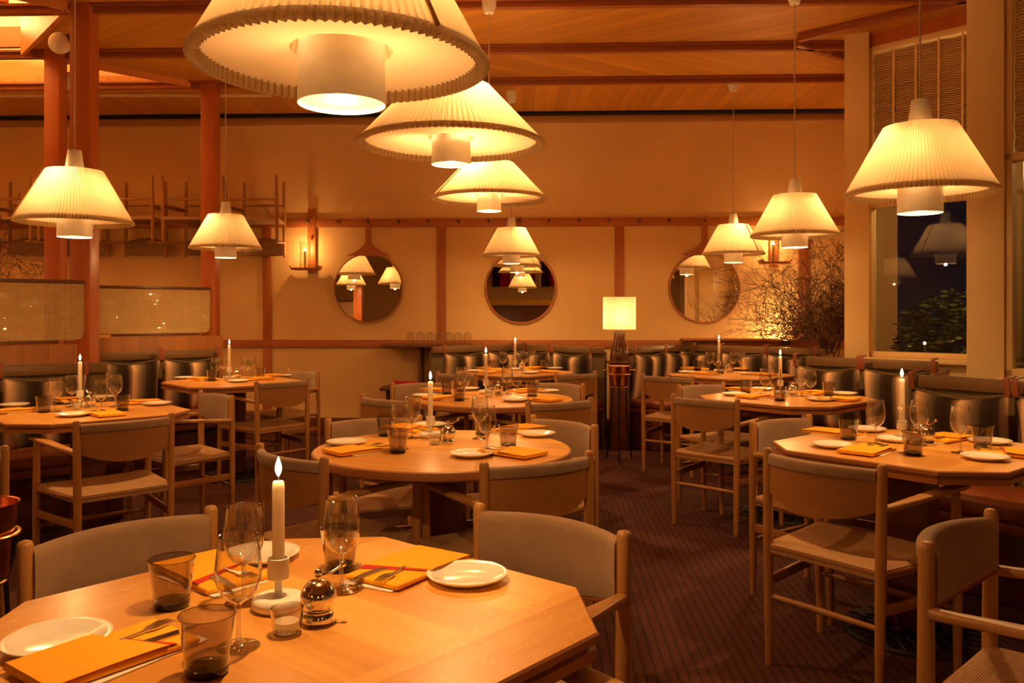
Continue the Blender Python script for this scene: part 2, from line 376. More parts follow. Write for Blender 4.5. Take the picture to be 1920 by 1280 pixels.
# ------------------------------------------------------------------ the room
mb = MB(); mb.faces([(-6.2, -4.2, 0), (4.4, -4.2, 0), (4.4, 8.9, 0), (-6.2, 8.9, 0)], [(0, 1, 2, 3)]); struct('floor', mb, M['carpet'])
def wy(x, d): return d-WS*x
CZ = 3.29
Z1 = [(-3.75, 6.45), (-2.83, 7.36)]; 
mb = MB()
def bay(pts, mi): mb.mat = mi; mb.faces([(x, y, CZ) for x, y in pts]+[(x, y, CZ+.05) for x, y in pts], [tuple(range(len(pts))), tuple(range(len(pts), 2*len(pts)))]+[(i, (i+1) % len(pts), len(pts)+(i+1) % len(pts), len(pts)+i) for i in range(len(pts))])
XL, XR = -6.2, 4.4
bay([(XL, wy(XL, 8.8)), (XL, wy(XL, 7.25)), (XR, wy(XR, 7.25)), (XR, wy(XR, 8.8))], 0)
bay([(-2.86, wy(-2.86, 7.25)), (-3.75, wy(-3.75, 6.33)), (XR, wy(XR, 6.33)), (XR, wy(XR, 7.25))], 1)
bay([(-3.75, wy(-3.75, 6.33)), (-2.95, wy(-2.95, 5.39)), (XR, wy(XR, 5.39)), (XR, wy(XR, 6.33))], 2)
bay([(-2.95, wy(-2.95, 5.39)), (-3.9, wy(-3.9, 4.47)), (XR, wy(XR, 4.47)), (XR, wy(XR, 5.39))], 1)
bay([(XL, wy(XL, 4.47)), (XL, wy(XL, 3.55)), (XR, wy(XR, 3.55)), (XR, wy(XR, 4.47))], 2)
bay([(XL, wy(XL, 3.55)), (XL, -4.3), (XR, -4.3), (XR, wy(XR, 3.55))], 1)
struct('ceiling', mb, [M['ceilA'], M['ceilB'], M['ceilC']])
k = 1
for yc in (7.30, 6.40, 5.45, 4.5, 3.6, 2.65):
    mb = MB(); mb.box((-.9, wy(-.9, yc), CZ-.028), (10.6, .05, .056), WA, .004); mb.box((-.9, wy(-.9, yc)-.04, CZ-.008), (10.6, .05, .016), WA); struct('trim_%d' % k, mb, M['beam']); k += 1
for (a, b) in (((2.10, 6.12), (2.98, 5.25)), ((2.12, 6.22), (2.70, 6.66))):
    mb = MB(); mb.box(((a[0]+b[0])/2, (a[1]+b[1])/2, CZ-.028), (math.hypot(b[0]-a[0], b[1]-a[1]), .05, .056), math.atan2(b[1]-a[1], b[0]-a[0]), .004); struct('trim_%d' % k, mb, M['beam']); k += 1
# light wells above the sawtooth openings, with timber fascias
mb = MB()
for a, b in (((-2.83, 7.36), (-3.78, 6.47)), ((-3.78, 6.47), (-2.92, 5.5)), ((-2.92, 5.5), (-3.93, 4.6))):
    dx, dy = b[0]-a[0], b[1]-a[1]; L = math.hypot(dx, dy)
    mb.box(((a[0]+b[0])/2, (a[1]+b[1])/2, CZ+.10), (L, .03, .30), math.atan2(dy, dx))
mb.box((-4.5, wy(-4.5, 7.42), CZ+.10), (3.5, .05, .28), WA); mb.box((-4.9, wy(-4.9, 4.45), CZ+.1), (2.6, .05, .3), WA)
for yy in (5.36, 6.30): mb.box((-4.7, wy(-4.7, yy)+.15, CZ+.13), (2.6, .05, .16), WA)
struct('trim_%d' % k, mb, M['fascia']); k += 1
mb = MB()
mb.box((-4.35, 5.9, 4.2), (4.2, 3.9, .05)); mb.box((-4.35, 7.83, 3.75), (4.2, .05, .95)); mb.box((-2.35, 5.9, 3.78), (.05, 3.9, .85)); mb.box((-6.3, 5.9, 3.75), (.05, 3.9, .95)); mb.box((-4.35, 4.05, 3.78), (4.2, .05, .85))
struct('wall_skylight_well', mb, M['creamwell'])
# back wall
mb = MB(); x0, x1 = -6.2, 3.9
mb.box(((x0+x1)/2, wy((x0+x1)/2, WD)+.06, 1.68), (x1-x0, .12, 3.36), WA); struct('wall_back', mb, M['wall'])
def wallbar(px0, px1, z0, z1, off, th, mat, name):
    a, b = wallpt(px0, off), wallpt(px1, off); L = math.hypot(b[0]-a[0], b[1]-a[1])
    m = MB(); m.box((0, 0, 0), (L, th, z1-z0), 0, .004)
    o = struct(name, m, mat, None, ((a[0]+b[0])/2, (a[1]+b[1])/2, (z0+z1)/2)); o.rotation_euler.z = WA; return o
wallbar(-240, 1700, 3.195, 3.265, .02, .04, M['cornice'], 'trim_%d' % k); k += 1
wallbar(-240, 1700, 3.265, 3.30, .06, .13, M['gapshade'], 'trim_%d' % k); k += 1  # solid strip coloured black to stand for the shaded gap above the cornice
RZ0, RZ1 = 2.135, 2.222
peg_rail = wallbar(-240, 1640, RZ0, RZ1, .014, .028, M['trim'], 'trim_%d' % k); k += 1
wallbar(-240, 1640, .895, .975, .014, .028, M['trim'], 'trim_%d' % k); k += 1
for pa, pb in ((493, 509), (820, 836), (1153, 1170), (1497, 1515), (165, 181)):
    wallbar(pa, pb, .975, RZ0, .010, .022, M['trimz'], 'trim_%d' % k); k += 1
wallbar(493, 509, .17, .895, .010, .022, M['trimz'], 'trim_%d' % k); k += 1
wallbar(-240, 1640, 0, .17, .016, .03, M['dark'], 'baseboard_back')
for i in range(19):
    px = 635+56.3*(i-7)
    if px > 1560: continue
    a = wallpt(px, .045); m = MB(); m.tube([(0, .035, 0), (0, -.04, .012)], [.011, .013], 10); m.sphere(.016, (0, -.042, .013), 10)
    o = obj('peg', m, M['dark'], peg_rail); o.matrix_parent_inverse = Matrix(); 
    d = Vector((a[0], a[1], (RZ0+RZ1)/2))-peg_rail.location; o.location = Matrix.Rotation(-WA, 3, 'Z') @ d
mb = MB(); mb.box((-6.25, 2.3, 1.66), (.1, 13.2, 3.32)); struct('wall_left', mb, M['wall'])
mb = MB(); mb.box((-.9, -4.25, 1.66), (10.7, .1, 3.32)); struct('wall_front', mb, M['wall'])

# things on the side behind the camera, seen only in the mirrors
m = MB(); rings = []
for i in range(121):
    x = -.2+3.6*i/120; y = .05*math.sin(i*.9); rings.append([(x, y, .55), (x, y+.015, .55), (x, y+.015, -.55), (x, y, -.55)])
m.loft(rings); o = obj('striped_curtain', m, M['curtain'], None, (-1.2, -3.9, 2.45)); tag(o, 'red, white and dark striped curtain seen in the middle round mirror', 'curtain')
m = MB(); m.box((0, 0, 0), (4, .35, .16), 0, .02); m.box((0, .1, -.5), (4, .05, .9)); 
c = thing('service_counter', 'yellow edged counter seen reflected in the middle mirror', 'counter', (.6, -3.7, 0))
m = MB(); m.box((0, 0, 1.5), (4, .4, .16), 0, .02); obj('top_band', m, M['yellow'], c)
m = MB(); m.box((0, 0, .72), (3.9, .3, 1.42), 0, .01); obj('counter_front', m, M['dark'], c)

# posts on the left
def post(px, Y, wd, z0, label, name='timber_post'):
    m = MB(); m.box((0, 0, (z0+CZ)/2-.0), (wd, wd, CZ-z0), 0, .006)  # square section
    o = obj(name, m, M['post'], None, ((px-960)/F*Y, Y, 0)); return tag(o, label, 'post', 'square timber posts')
P1 = post(158.5, 5.55, .133, 0, 'broad reddish timber post beside the front cane screen')
P2 = post(104.5, 6.48, .119, 0, 'narrow timber post rising behind the front cane screen')
P3 = post(394.5, 7.42, .129, 0, 'reddish timber post at the end of the rear cane screen')
for (px, py, Y, lab) in ((112, 81, 5.62, 'round pale spotlight fixed to the broad timber post'), (128, 152, 6.6, 'round pale spotlight half hidden behind the broad timber post')):
    s = thing('ceiling_spotlight', lab, 'spotlight', ((px-960)/F*Y, Y, H-(py-Y0)*Y/F), 0, 'round spotlights by the posts')
    m = MB(); m.sphere(.072, (0, 0, 0), 24, (1, .85, 1)); obj('globe', m, M['white'], s)
    m = MB(); m.tube([(.05, .0, .04), (.075, .0, .06), (.085, 0, .16), (.085, 0, CZ-s.location.z)], .008, 8); m.box((.06, 0, .03), (.05, .03, .04), 0, .004, Matrix.Rotation(.6, 4, 'Y')); obj('bracket', m, M['iron'], s)

# ------------------------------------------------------------------ window side
def column(x0, x1, y, depth, label, d2=None):
    m = MB(); m.box((0, 0, CZ/2), (x1-x0, depth, CZ), 0, .004)
    m.box(((x1-x0)/2+.012, .06, CZ/2), (.022, depth-.08, CZ), 0, .003)
    a = -math.atan(x0/y); o = obj('window_pillar', m, M['cream'], None, ((x0+x1)/2-math.sin(a)*depth/2, y+math.cos(a)*depth/2, 0)); o.rotation_euler.z = a; return tag(o, label, 'pillar', 'cream pillars between windows')
column(2.424, 2.59, 6.09, .25, 'cream pillar at the corner beside the branches')
column(2.30, 2.465, 4.215, .25, 'broad cream pillar between the two windows')
def window(n, a, b, ztop, zsill, ztr, fr=.05, blinds=True):
    """frame from a to b in plan; blind above the transom, pane below"""
    L = math.hypot(b[0]-a[0], b[1]-a[1]); ang = math.atan2(b[1]-a[1], b[0]-a[0])
    r = thing('window_%d' % n, None, None, (a[0], a[1], 0), ang); r['kind'] = 'structure'
    m = MB()
    for x in (fr/2, L-fr/2): m.box((x, .03, (ztop+zsill)/2), (fr, .08, ztop-zsill), 0, .004)
    for z in (zsill+.02, ztr, ztop-.02): m.box((L/2, .03, z), (L, .08, .04), 0, .004)
    obj('window_frame', m, M['cream'], r)
    m = MB(); m.box((L/2, -.02, zsill-.015), (L, .16, .03), 0, .004); obj('window_sill', m, M['cream'], r)
    m = MB(); m.box((L/2, .02, zsill/2-.015), (L, .06, zsill-.03)); obj('wall_below', m, M['cream'], r)
    m = MB(); m.box((L/2, .02, (ztop+CZ)/2+.02), (L, .06, CZ-ztop+.04)); obj('wall_above', m, M['post'], r)
    m = MB(); m.faces([(fr, .05, zsill+.03), (L-fr, .05, zsill+.03), (L-fr, .05, ztr-.02), (fr, .05, ztr-.02)], [(0, 1, 2, 3)]); obj('window_pane', m, M['pane'], r)
    m = MB(); m.faces([(fr, .06, ztr), (L-fr, .06, ztr), (L-fr, .06, ztop-.04), (fr, .06, ztop-.04)], [(0, 1, 2, 3)]); obj('upper_pane', m, M['pane'], r)
    if not blinds: return r
    gap = (L-2*fr); nb = max(1, round(gap/.16))
    bl = thing('fringe_blind', 'rippled straw coloured string blind in window %s' % ('beside the branches' if n == 1 else 'at the far end of the front booth' if n == 2 else 'nearest the viewer'), 'blind', (a[0], a[1], 0), ang, 'string blinds')
    for i in range(nb):
        xa, xb = fr+gap*i/nb+.004, fr+gap*(i+1)/nb-.004
        m = MB(); rows = []
        for j in range(41):
            z = ztr+.03+(ztop-.05-ztr-.03)*j/40
            rows.append([((xa+xb)/2+(xb-xa)*(q/8-.5), .02-.01*math.sin(j*1.7+q*.3+i), z-.012*(1-(q/4-1)**2)) for q in range(9)])
        m.loft(rows, False, False); obj('blind_strip', m, M['blind'], bl)
        if i: 
            m = MB(); m.box((fr+gap*i/nb, .0, (ztr+ztop)/2), (.012, .006, ztop-ztr-.06)); obj('blind_tape', m, M['cream'], bl)
    return r
window(1, (2.60, 6.16), (3.30, 5.42), 3.20, .935, 2.04)
window(2, (2.48, 4.24), (3.30, 3.42), 3.20, .935, 2.04)
for i in range(6):                       # the window wall going on beside and behind the viewer
    ya = 3.40-1.22*i; window(3+i, (3.32, ya), (3.32, ya-1.02), 3.20, .935, 2.04, blinds=False)
    m = MB(); m.box((3.36, ya-1.12, CZ/2), (.16, .20, CZ)); tag(obj('window_pillar', m, M['cream']), 'cream pillar seen reflected in the mirror near the branches', 'pillar', 'cream pillars reflected')
# return partitions of the sawtooth (edge-on to the camera), closing the room
mb = MB(); mb.box((2.885, 4.975, 1.66), (.04, 1.26, 3.32), -math.atan2(.77, 1.05)); struct('wall_bay', mb, M['cream'])
mb = MB(); mb.box((3.17, 7.42, 1.66), (.05, 2.35, 3.32), math.radians(-24.2)); struct('wall_corner', mb, M['wall'])
# outdoors: dark planting behind the panes
mb = MB(); mb.faces([(2.4, 2.5, .02), (9, 2.5, .02), (9, 10, .02), (2.4, 10, .02)], [(0, 1, 2, 3)]); 
og = struct('ground_outside', mb, M['soil'], None, (3.5, 0, -.05)); 
def bush(cx, cy, cz, rx, ry, rz, n, label):
    m = MB(); vs = []; fs = []
    for i in range(n):
        u = Vector((random.gauss(0, 1), random.gauss(0, 1), random.gauss(0, 1))).normalized()*(random.random()**.35)
        c = Vector((u.x*rx, u.y*ry, u.z*rz)); s = random.uniform(.018, .038)
        R = Matrix.Rotation(random.uniform(0, 6.3), 3, 'Z') @ Matrix.Rotation(random.uniform(-1.2, 1.2), 3, 'X')
        q = [R @ Vector(p) for p in ((-s*1.4, 0, 0), (0, -s*.5, s*.1), (s*1.4, 0, 0), (0, s*.5, s*.1))]
        b0 = len(vs); vs += [c+p for p in q]; fs.append((b0, b0+1, b0+2, b0+3))
    m.faces(vs, fs)
    for j in range(5): m.tube([(random.uniform(-.1, .1), 0, -cz), (random.uniform(-.5, .5)*rx, random.uniform(-.4, .4)*ry, rz*.5)], [.015, .006], 5)
    return tag(obj('garden_bush', m, M['leaf'], None, (cx, cy, cz)), label, 'bush', 'bushes outside the windows')
bush(3.62, 6.9, .95, .45, .5, .5, 2600, 'dark leafy bush outside, beside the cream corner pillar')
bush(4.5, 6.6, .95, .55, .5, .45, 2600, 'dark leafy bush outside, beyond the candle reflection')
bush(3.22, 4.85, .85, .22, .25, .5, 800, 'dark bush outside the window of the front booth')
light('added_bush_light', (3.75, 5.9, 2.3), 22, rad=.1)  # two bare lights added outside so the bushes show; no fixtures here
light('added_bush_light', (3.45, 4.3, 2.2), 5, rad=.1)

# ------------------------------------------------------------------ pendants
def pendant(px, yrim, wpx, d, label, big=False, ntop=None):
    Y = d*F/wpx; X = (px-960)/F*Y; z = H-(yrim-Y0)*Y/F; R = d/2
    r = thing('pendant_lamp', label, 'pendant lamp', (X, Y, z), random.uniform(0, 6), 'pleated pendant lamps')
    rt = R*(.43 if big else .49); ht = d*(.30 if big else .464)
    n = 104; N2 = n*2
    def ring(rad, zz, amp): return [((rad-(amp if k % 2 else 0))*math.cos(2*PI*k/N2), (rad-(amp if k % 2 else 0))*math.sin(2*PI*k/N2), zz) for k in range(N2)]
    m = MB(); A = R*.058
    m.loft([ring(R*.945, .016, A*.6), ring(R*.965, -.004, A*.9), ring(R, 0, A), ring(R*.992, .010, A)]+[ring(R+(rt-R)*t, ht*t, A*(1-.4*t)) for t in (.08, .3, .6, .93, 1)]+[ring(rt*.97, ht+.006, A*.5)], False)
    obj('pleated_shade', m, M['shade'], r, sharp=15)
    m = MB(); m.tube([((R-A*.2)*1.004, .0, .012), ((rt-.0)*1.01, .0, ht)], .004, 6); obj('shade_seam', m, M['seam'], r)
    rb = R*(.20 if big else .285); hb = .07 if not big else .075
    m = MB(); m.lathe([(R*.94, .02), (rb*1.2, .03)], 64); obj('diffuser', m, M['diff'], r)
    m = MB(); m.lathe([(rb*1.0, .06), (rb*1.03, -hb), (rb*1.0, -hb), (rb*.985, -hb+.004), (rb*.96, .06)], 48); obj('baffle', m, M['white'], r)
    m = MB(); m.disc(rb*.98, -hb+.006, 40); obj('lit_mouth', m, M['bulbdisc'], r)
    nh = .105 if not big else .03
    m = MB(); m.solid([(.047 if not big else .03, ht-.035), (.046 if not big else .03, ht), (.031 if not big else .02, ht+nh), (.02, ht+nh+.003)], 28); obj('neck', m, M['holder'], r)
    m = MB(); m.tube([(0, 0, ht+nh-.002), (0, 0, CZ-.1-z)], .0042, 8); obj('cord', m, M['cord'], r)
    m = MB()
    for a in range(3):
        q = 2*PI*a/3; m.tube([(.04*math.cos(q), .04*math.sin(q), ht), (rt*.96*math.cos(q), rt*.96*math.sin(q), ht)], .003, 6)
    m.tube([(0, 0, ht), (0, 0, ht*.62)], .018, 10); obj('shade_spider', m, M['brass'], r)
    m = MB(); m.solid([(.03, CZ-.1-z), (.045, CZ-.06-z), (.05, CZ+.004-z)], 20); obj('ceiling_rose', m, M['holder'], r)
    # bulbs: three around the stem inside, and the downlight mouth
    s = d/.545
    for a in range(3 if wpx > 150 else 1):
        q = 2*PI*a/3+.4; kk = 3 if wpx > 150 else 1
        light('bulb', (R*.38*math.cos(q) if kk > 1 else 0.04, R*.38*math.sin(q) if kk > 1 else 0, ht*.45), POW_IN/kk*s*s, r, .03)
    light('bulb', (.035, 0, ht*.93), POW_UP*s, r, .03)
    light('mouth_light', (0, 0, -hb-.004), POW_DOWN*3.4, r, .012, kind='SPOT', spot=math.radians(165))
    light('bulb', (0, 0, -hb-.006), POW_FILL, r, .012)
    return r
pendant(641, 125, 556, .545, 'largest-looking cream pleated pendant above the front octagonal table')
pendant(846, 273, 357, .75, 'wide cream pleated pendant above the front round table', True)
pendant(917, 374, 222, .765, 'wide cream pleated pendant above the second round table', True)
pendant(140, 418, 207, .545, 'conical cream pleated pendant in front of the broad timber post')
pendant(423, 466, 133, .545, 'conical cream pleated pendant beside the narrow end post and hanging chairs')
pendant(959, 480, 111, .545, 'small-looking pleated pendant in front of the middle round mirror')
pendant(1375, 477, 117, .545, 'pleated pendant in front of the round mirror near the branches')
pendant(1490, 443, 163, .545, 'pleated pendant above the second window booth, before the branches')
pendant(1725, 365, 270, .545, 'pleated pendant above the front window booth, before the window')

# pendants of the part of the room behind the viewer (they show in mirrors and panes), then added ones past the left edge
def pend_at(x, y, label):
    o = copy_tree(LAST); o.location = (x, y, 1.74); o['label'] = label
LAST = [x for x in COL.objects if x.name.startswith('pendant_lamp') and x.parent is None][-1]
pend_at(-1.9, -1.4, 'pleated pendant reflected in the mirror by the wall candle'); pend_at(1.9, -1.2, 'pleated pendant reflected in the mirror near the branches'); pend_at(.5, -2.3, 'pleated pendant reflected in the middle mirror')
pend_at(-3.35, 2.3, 'added pleated pendant beyond the frame edge, by the copper bucket, lighting the left wall'); pend_at(-5.25, 6.9, 'added pleated fill pendant beyond the frame edge behind the rear cane screen'); pend_at(-5.1, 5.3, 'added pleated fill pendant beyond the frame edge behind the front cane screen'); pend_at(-4.7, 3.6, 'added pleated fill pendant farther left beyond the frame edge')  # unseen pendants added to brighten the left wall and ceiling
for (x, y) in ((-4.6, 6.9), (-4.6, 5.4)):
    s = thing('well_lamp', 'bright shallow bowl lamp in the %s roof well' % ('rear' if y > 6 else 'front'), 'lamp', (x, y, 3.62))
    m = MB(); m.lathe([(.001, -.07), (.12, -.06), (.22, -.02), (.26, .03), (.25, .035)], 36); obj('bowl', m, M['diff'], s)
    m = MB(); m.tube([(0, 0, -.02), (0, 0, .56)], .01, 8); obj('rod', m, M['brass'], s); light('bulb', (0, 0, .08), 60, s, .05)
# ------------------------------------------------------------------ tables
def octo(a=.44, h=.28):
    return [(-h, -a), (h, -a), (a, -h), (a, h), (h, a), (-h, a), (-a, h), (-a, -h)]
def clip(P, x0, x1):
    def cut(P, f, inside):
        out = []
        for i in range(len(P)):
            a, b = P[i], P[(i+1) % len(P)]
            ia, ib = inside(a), inside(b)
            if ia: out.append(a)
            if ia != ib:
                t = (f-a[0])/(b[0]-a[0]); out.append((f, a[1]+t*(b[1]-a[1])))
        return out
    P = cut(P, x0, lambda p: p[0] >= x0-1e-9); return cut(P, x1, lambda p: p[0] <= x1+1e-9)
def base_parts(r, round_col=False):
    m = MB(); m.box((0, 0, .36), (.15, .15, .66), 0, .02, None, 3); obj('column', m, M['dark'], r)
    m = MB(); m.box((0, 0, .685), (.5, .09, .03), 0, .004); m.box((0, 0, .684), (.09, .5, .03), 0, .004); obj('top_bracket', m, M['iron'], r)
    m = MB(); m.lathe([(.105, .034), (.12, .034), (.12, .022), (.235, .016), (.255, .018), (.262, .008), (.262, .001), (.25, .001)], 64)
    for k in range(24):
        q = 2*PI*k/24
        for s in (-1, 1):
            P = [((.115+.135*t)*math.cos(q+s*.35*t), (.115+.135*t)*math.sin(q+s*.35*t), .028-.014*t) for t in (0, .25, .5, .75, 1)]
            m.tube(P, .006, 6)
    obj('cast_iron_base', m, M['iron'], r)
def octo_table(cx, cy, rot, label):
    r = thing('octagonal_table', label, 'table', (cx, cy, 0), math.radians(rot), 'octagonal oak tables')
    m = MB(); P = octo(); t0 = .73
    xs = [-.44, -.345, -.273, .273, .345, .44]
    for i in range(5):
        m.mat = 0 if i == 2 else 1
        q = clip(P, xs[i], xs[i+1]); m.faces([(x, y, t0) for x, y in q], [tuple(range(len(q)))])
    m.mat = 2; n = 8
    def ring(k, z): return [(x*(1+k/.5), y*(1+k/.5), z) for x, y in P]
    vs = ring(0, t0)+ring(.004, t0-.004)+ring(.004, t0-.016)+ring(-.012, t0-.02)+ring(-.012, t0-.024)+ring(0, t0-.028)+ring(0, t0-.046); fs = []
    for i in range(6):
        for k_ in range(n):
            a, b = i*n+k_, i*n+(k_+1) % n; fs.append((a, b, b+n, a+n))
    fs.append(tuple(range(6*n, 7*n))); m.faces(vs, fs)
    obj('tabletop', m, [M['tabx'], M['taby'], M['tabedge']], r, sharp=20)
    base_parts(r); return r
def round_table(cx, cy, R, label):
    r = thing('round_table', label, 'table', (cx, cy, 0), math.radians(-20), 'round oak tables')
    m = MB(); m.disc(R-.006, .73, 96); m.mat = 1; m.lathe([(R-.006, .73), (R, .726), (R+.002, .716), (R, .700), (R-.012, .692), (R-.05, .690), (.001, .690)], 96)
    obj('tabletop', m, [M['tabx'], M['tabedge']], r, sharp=30); base_parts(r); return r
TAB = {  # centre, rotation of the sides, name used in labels
    'T0': ((-.376, 1.461), -40.5, 'front octagonal table'),
    'RT': ((-.27, 3.27), -42, 'front round table'),
    'C2': ((-.115, 5.14), -45, 'second round table'),
    'C3': ((.02, 7.40), -45, 'table below middle mirror'),
    'L1': ((-2.27, 4.48), 42, 'table by front cane screen'),
    'L2': ((-2.13, 6.40), 42, 'table by rear cane screen'),
    'R1': ((1.575, 3.29), -50, 'front window table'),
    'R2': ((1.70, 5.20), -48, 'second window table'),
    'R3': ((1.85, 7.10), -46, 'rear table near branches')}
octo_table(*TAB['T0'][0], TAB['T0'][1], 'pale oak octagonal table in the foreground, with three settings')
octo_table(*TAB['L1'][0], TAB['L1'][1], 'octagonal oak table in the booth below the front cane screen')
octo_table(*TAB['L2'][0], TAB['L2'][1], 'octagonal oak table in the booth below the rear cane screen')
octo_table(*TAB['R1'][0], TAB['R1'][1], 'octagonal oak table at the booth beside the broad cream pillar')
octo_table(*TAB['R2'][0], TAB['R2'][1], 'octagonal oak table at the booth beside the cream corner pillar')
octo_table(*TAB['R3'][0], TAB['R3'][1], 'octagonal oak table in the rear booth between table lamp and branches')
octo_table(*TAB['C3'][0], TAB['C3'][1], 'octagonal oak table in the booth below the middle round mirror')
round_table(*TAB['RT'][0], .50, 'round oak table just behind the front octagonal table')
round_table(*TAB['C2'][0], .49, 'round oak table between the front round table and rear booth')

# ------------------------------------------------------------------ armchairs
def build_chair(label, group):
    r = thing('dining_armchair', label, 'chair', (0, 0, 0), 0, group)
    for s in (-1, 1):
        m = MB(); m.post((s*.205, -.005, 0), (s*.213, 0, .775), .0125, .0185, .0165); obj('leg', m, M['oak'], r)
    for s in (-1, 1):
        m = MB(); m.post((s*.262, .415, 0), (s*.262, .40, .645), .0125, .0185, .015); obj('leg', m, M['oak'], r)
    # arms
    for s in (-1, 1):
        rings = []
        for (x, y, z, w_, t) in ((.213, .0, .625, .026, .026), (.218, .06, .628, .032, .024), (.236, .18, .640, .046, .021), (.255, .32, .652, .056, .020), (.262, .42, .657, .056, .020), (.264, .455, .657, .046, .018), (.265, .468, .656, .024, .012)):
            rings.append([(s*x+w_/2*math.copysign(abs(math.cos(q))**.6, math.cos(q)), y, z+t/2*math.copysign(abs(math.sin(q))**.6, math.sin(q))) for q in [2*PI*k_/14 for k_ in range(14)]])
        m = MB(); m.loft(rings); obj('armrest', m, M['oakx'] if False else M['oak'], r)
    # seat frame and woven seat
    m = MB()
    for y, hw, z in ((.0, .205, .422), (.41, .262, .415)): m.tube([(-hw, y, z), (hw, y, z)], .014, 10)
    for s in (-1, 1): m.tube([(s*.207, 0, .422), (s*.262, .41, .415)], .014, 10)
    obj('seat_rail', m, M['oakx'], r)
    m = MB(); rows = []; nx, ny = 24, 18
    vs = []; fs = []
    for j in range(ny+1):
        v = j/ny; y = -.012+.436*v; hw = .208+(.262-.208)*v+.008
        for i in range(nx+1):
            u = 2*i/nx-1; x = u*hw; e = max(abs(u), abs(2*v-1)); z = .434+.011*(e**3)-.016*(1-abs(u)**2)*(1-(2*v-1)**2)
            if e > .985: z -= .012
            vs.append((x, y, z))
    nv = len(vs); vs += [(x*.985, y, z-.030) for x, y, z in vs]
    for j in range(ny):
        for i in range(nx):
            a = j*(nx+1)+i; fs.append((a, a+1, a+nx+2, a+nx+1)); b = a+nv; fs.append((b, b+nx+1, b+nx+2, b+1))
    for i in range(nx): a = i; fs.append((a, a+nv, a+1+nv, a+1)); a = ny*(nx+1)+i; fs.append((a, a+1, a+1+nv, a+nv))
    for j in range(ny): a = j*(nx+1); fs.append((a, a+nx+1, a+nx+1+nv, a+nv)); a += nx; fs.append((a, a+nv, a+nx+1+nv, a+nx+1))
    m.faces(vs, fs); obj('woven_seat', m, M['woven'], r, sharp=50)
    # stretchers
    for s in (-1, 1):
        m = MB(); a, b = Vector((s*.206, 0, .300)), Vector((s*.262, .41, .300)); d = b-a
        m.box((a+b)/2, (.016, d.length, .036), -math.atan2(d.x, d.y), .004); obj('stretcher', m, M['oakx'], r)
    m = MB(); m.tube([(-.206, 0, .245), (0, 0, .245), (.206, 0, .245)], [.009, .0125, .009], 10); obj('stretcher', m, M['oak'], r)
    m = MB(); m.tube([(-.262, .412, .235), (0, .412, .235), (.262, .412, .235)], [.009, .0125, .009], 10); obj('stretcher', m, M['oak'], r)
    # curved plywood back and wool upholstery rolled over its top edge
    def yb(u): return -.058*(1-u*u)
    def ztop(u): return .742+.004*(1-u*u)
    def zbot(u): return .622-.045*(1-abs(u)**2.2)
    m = MB(); rings = []
    for i in range(25):
        u = 2*i/24-1; x = u*.203; y = yb(u)
        rings.append([(x, y-.007, zbot(u)), (x, y-.007, ztop(u)), (x, y+.003, ztop(u)), (x, y+.003, zbot(u))])
    m.loft(rings); obj('backrest', m, M['oakx'], r)
    m = MB(); rings = []
    for i in range(29):
        u = (2*i/28-1)*.985; x = u*.203; y = yb(u); zt = ztop(u); zb = zbot(u)+.004
        R = [(x, y+.003, zb), (x, y+.014, zb+.001), (x, y+.019, zb+.010), (x, y+.021, (zb+zt)/2), (x, y+.020, zt-.012)]
        for q in (60, 90, 120, 150, 180, 210, 240): a = math.radians(q-40); R.append((x, y+.001+.019*math.cos(a), zt-.001+.015*math.sin(a)))
        R += [(x, y-.017, zt-.016), (x, y-.014, zt-.024), (x, y-.0075, zt-.023), (x, y-.0075, zt-.004), (x, y+.0035, zt-.004)]
        rings.append(R)
    m.loft(rings); up = obj('upholstery', m, M['wool'], r, sharp=60)
    m = MB(); P = [(-.985*.203, yb(.985)+.012, ztop(1)-.004)]
    P += [(-.203, yb(.99)+.012, z) for z in (.70, .66, .628)]
    P += [((2*i/20-1)*.198, yb(2*i/20-1)+.013, zbot(2*i/20-1)+.003) for i in range(21)]
    P += [(.203, yb(.99)+.012, z) for z in (.628, .66, .70)]+[(.985*.203, yb(.985)+.012, ztop(1)-.004)]
    m.tube(P, .0042, 6); obj('leather_piping', m, M['leather'], up)
    return r
W0, C0 = 'grey wool oak armchair', 'armchair'
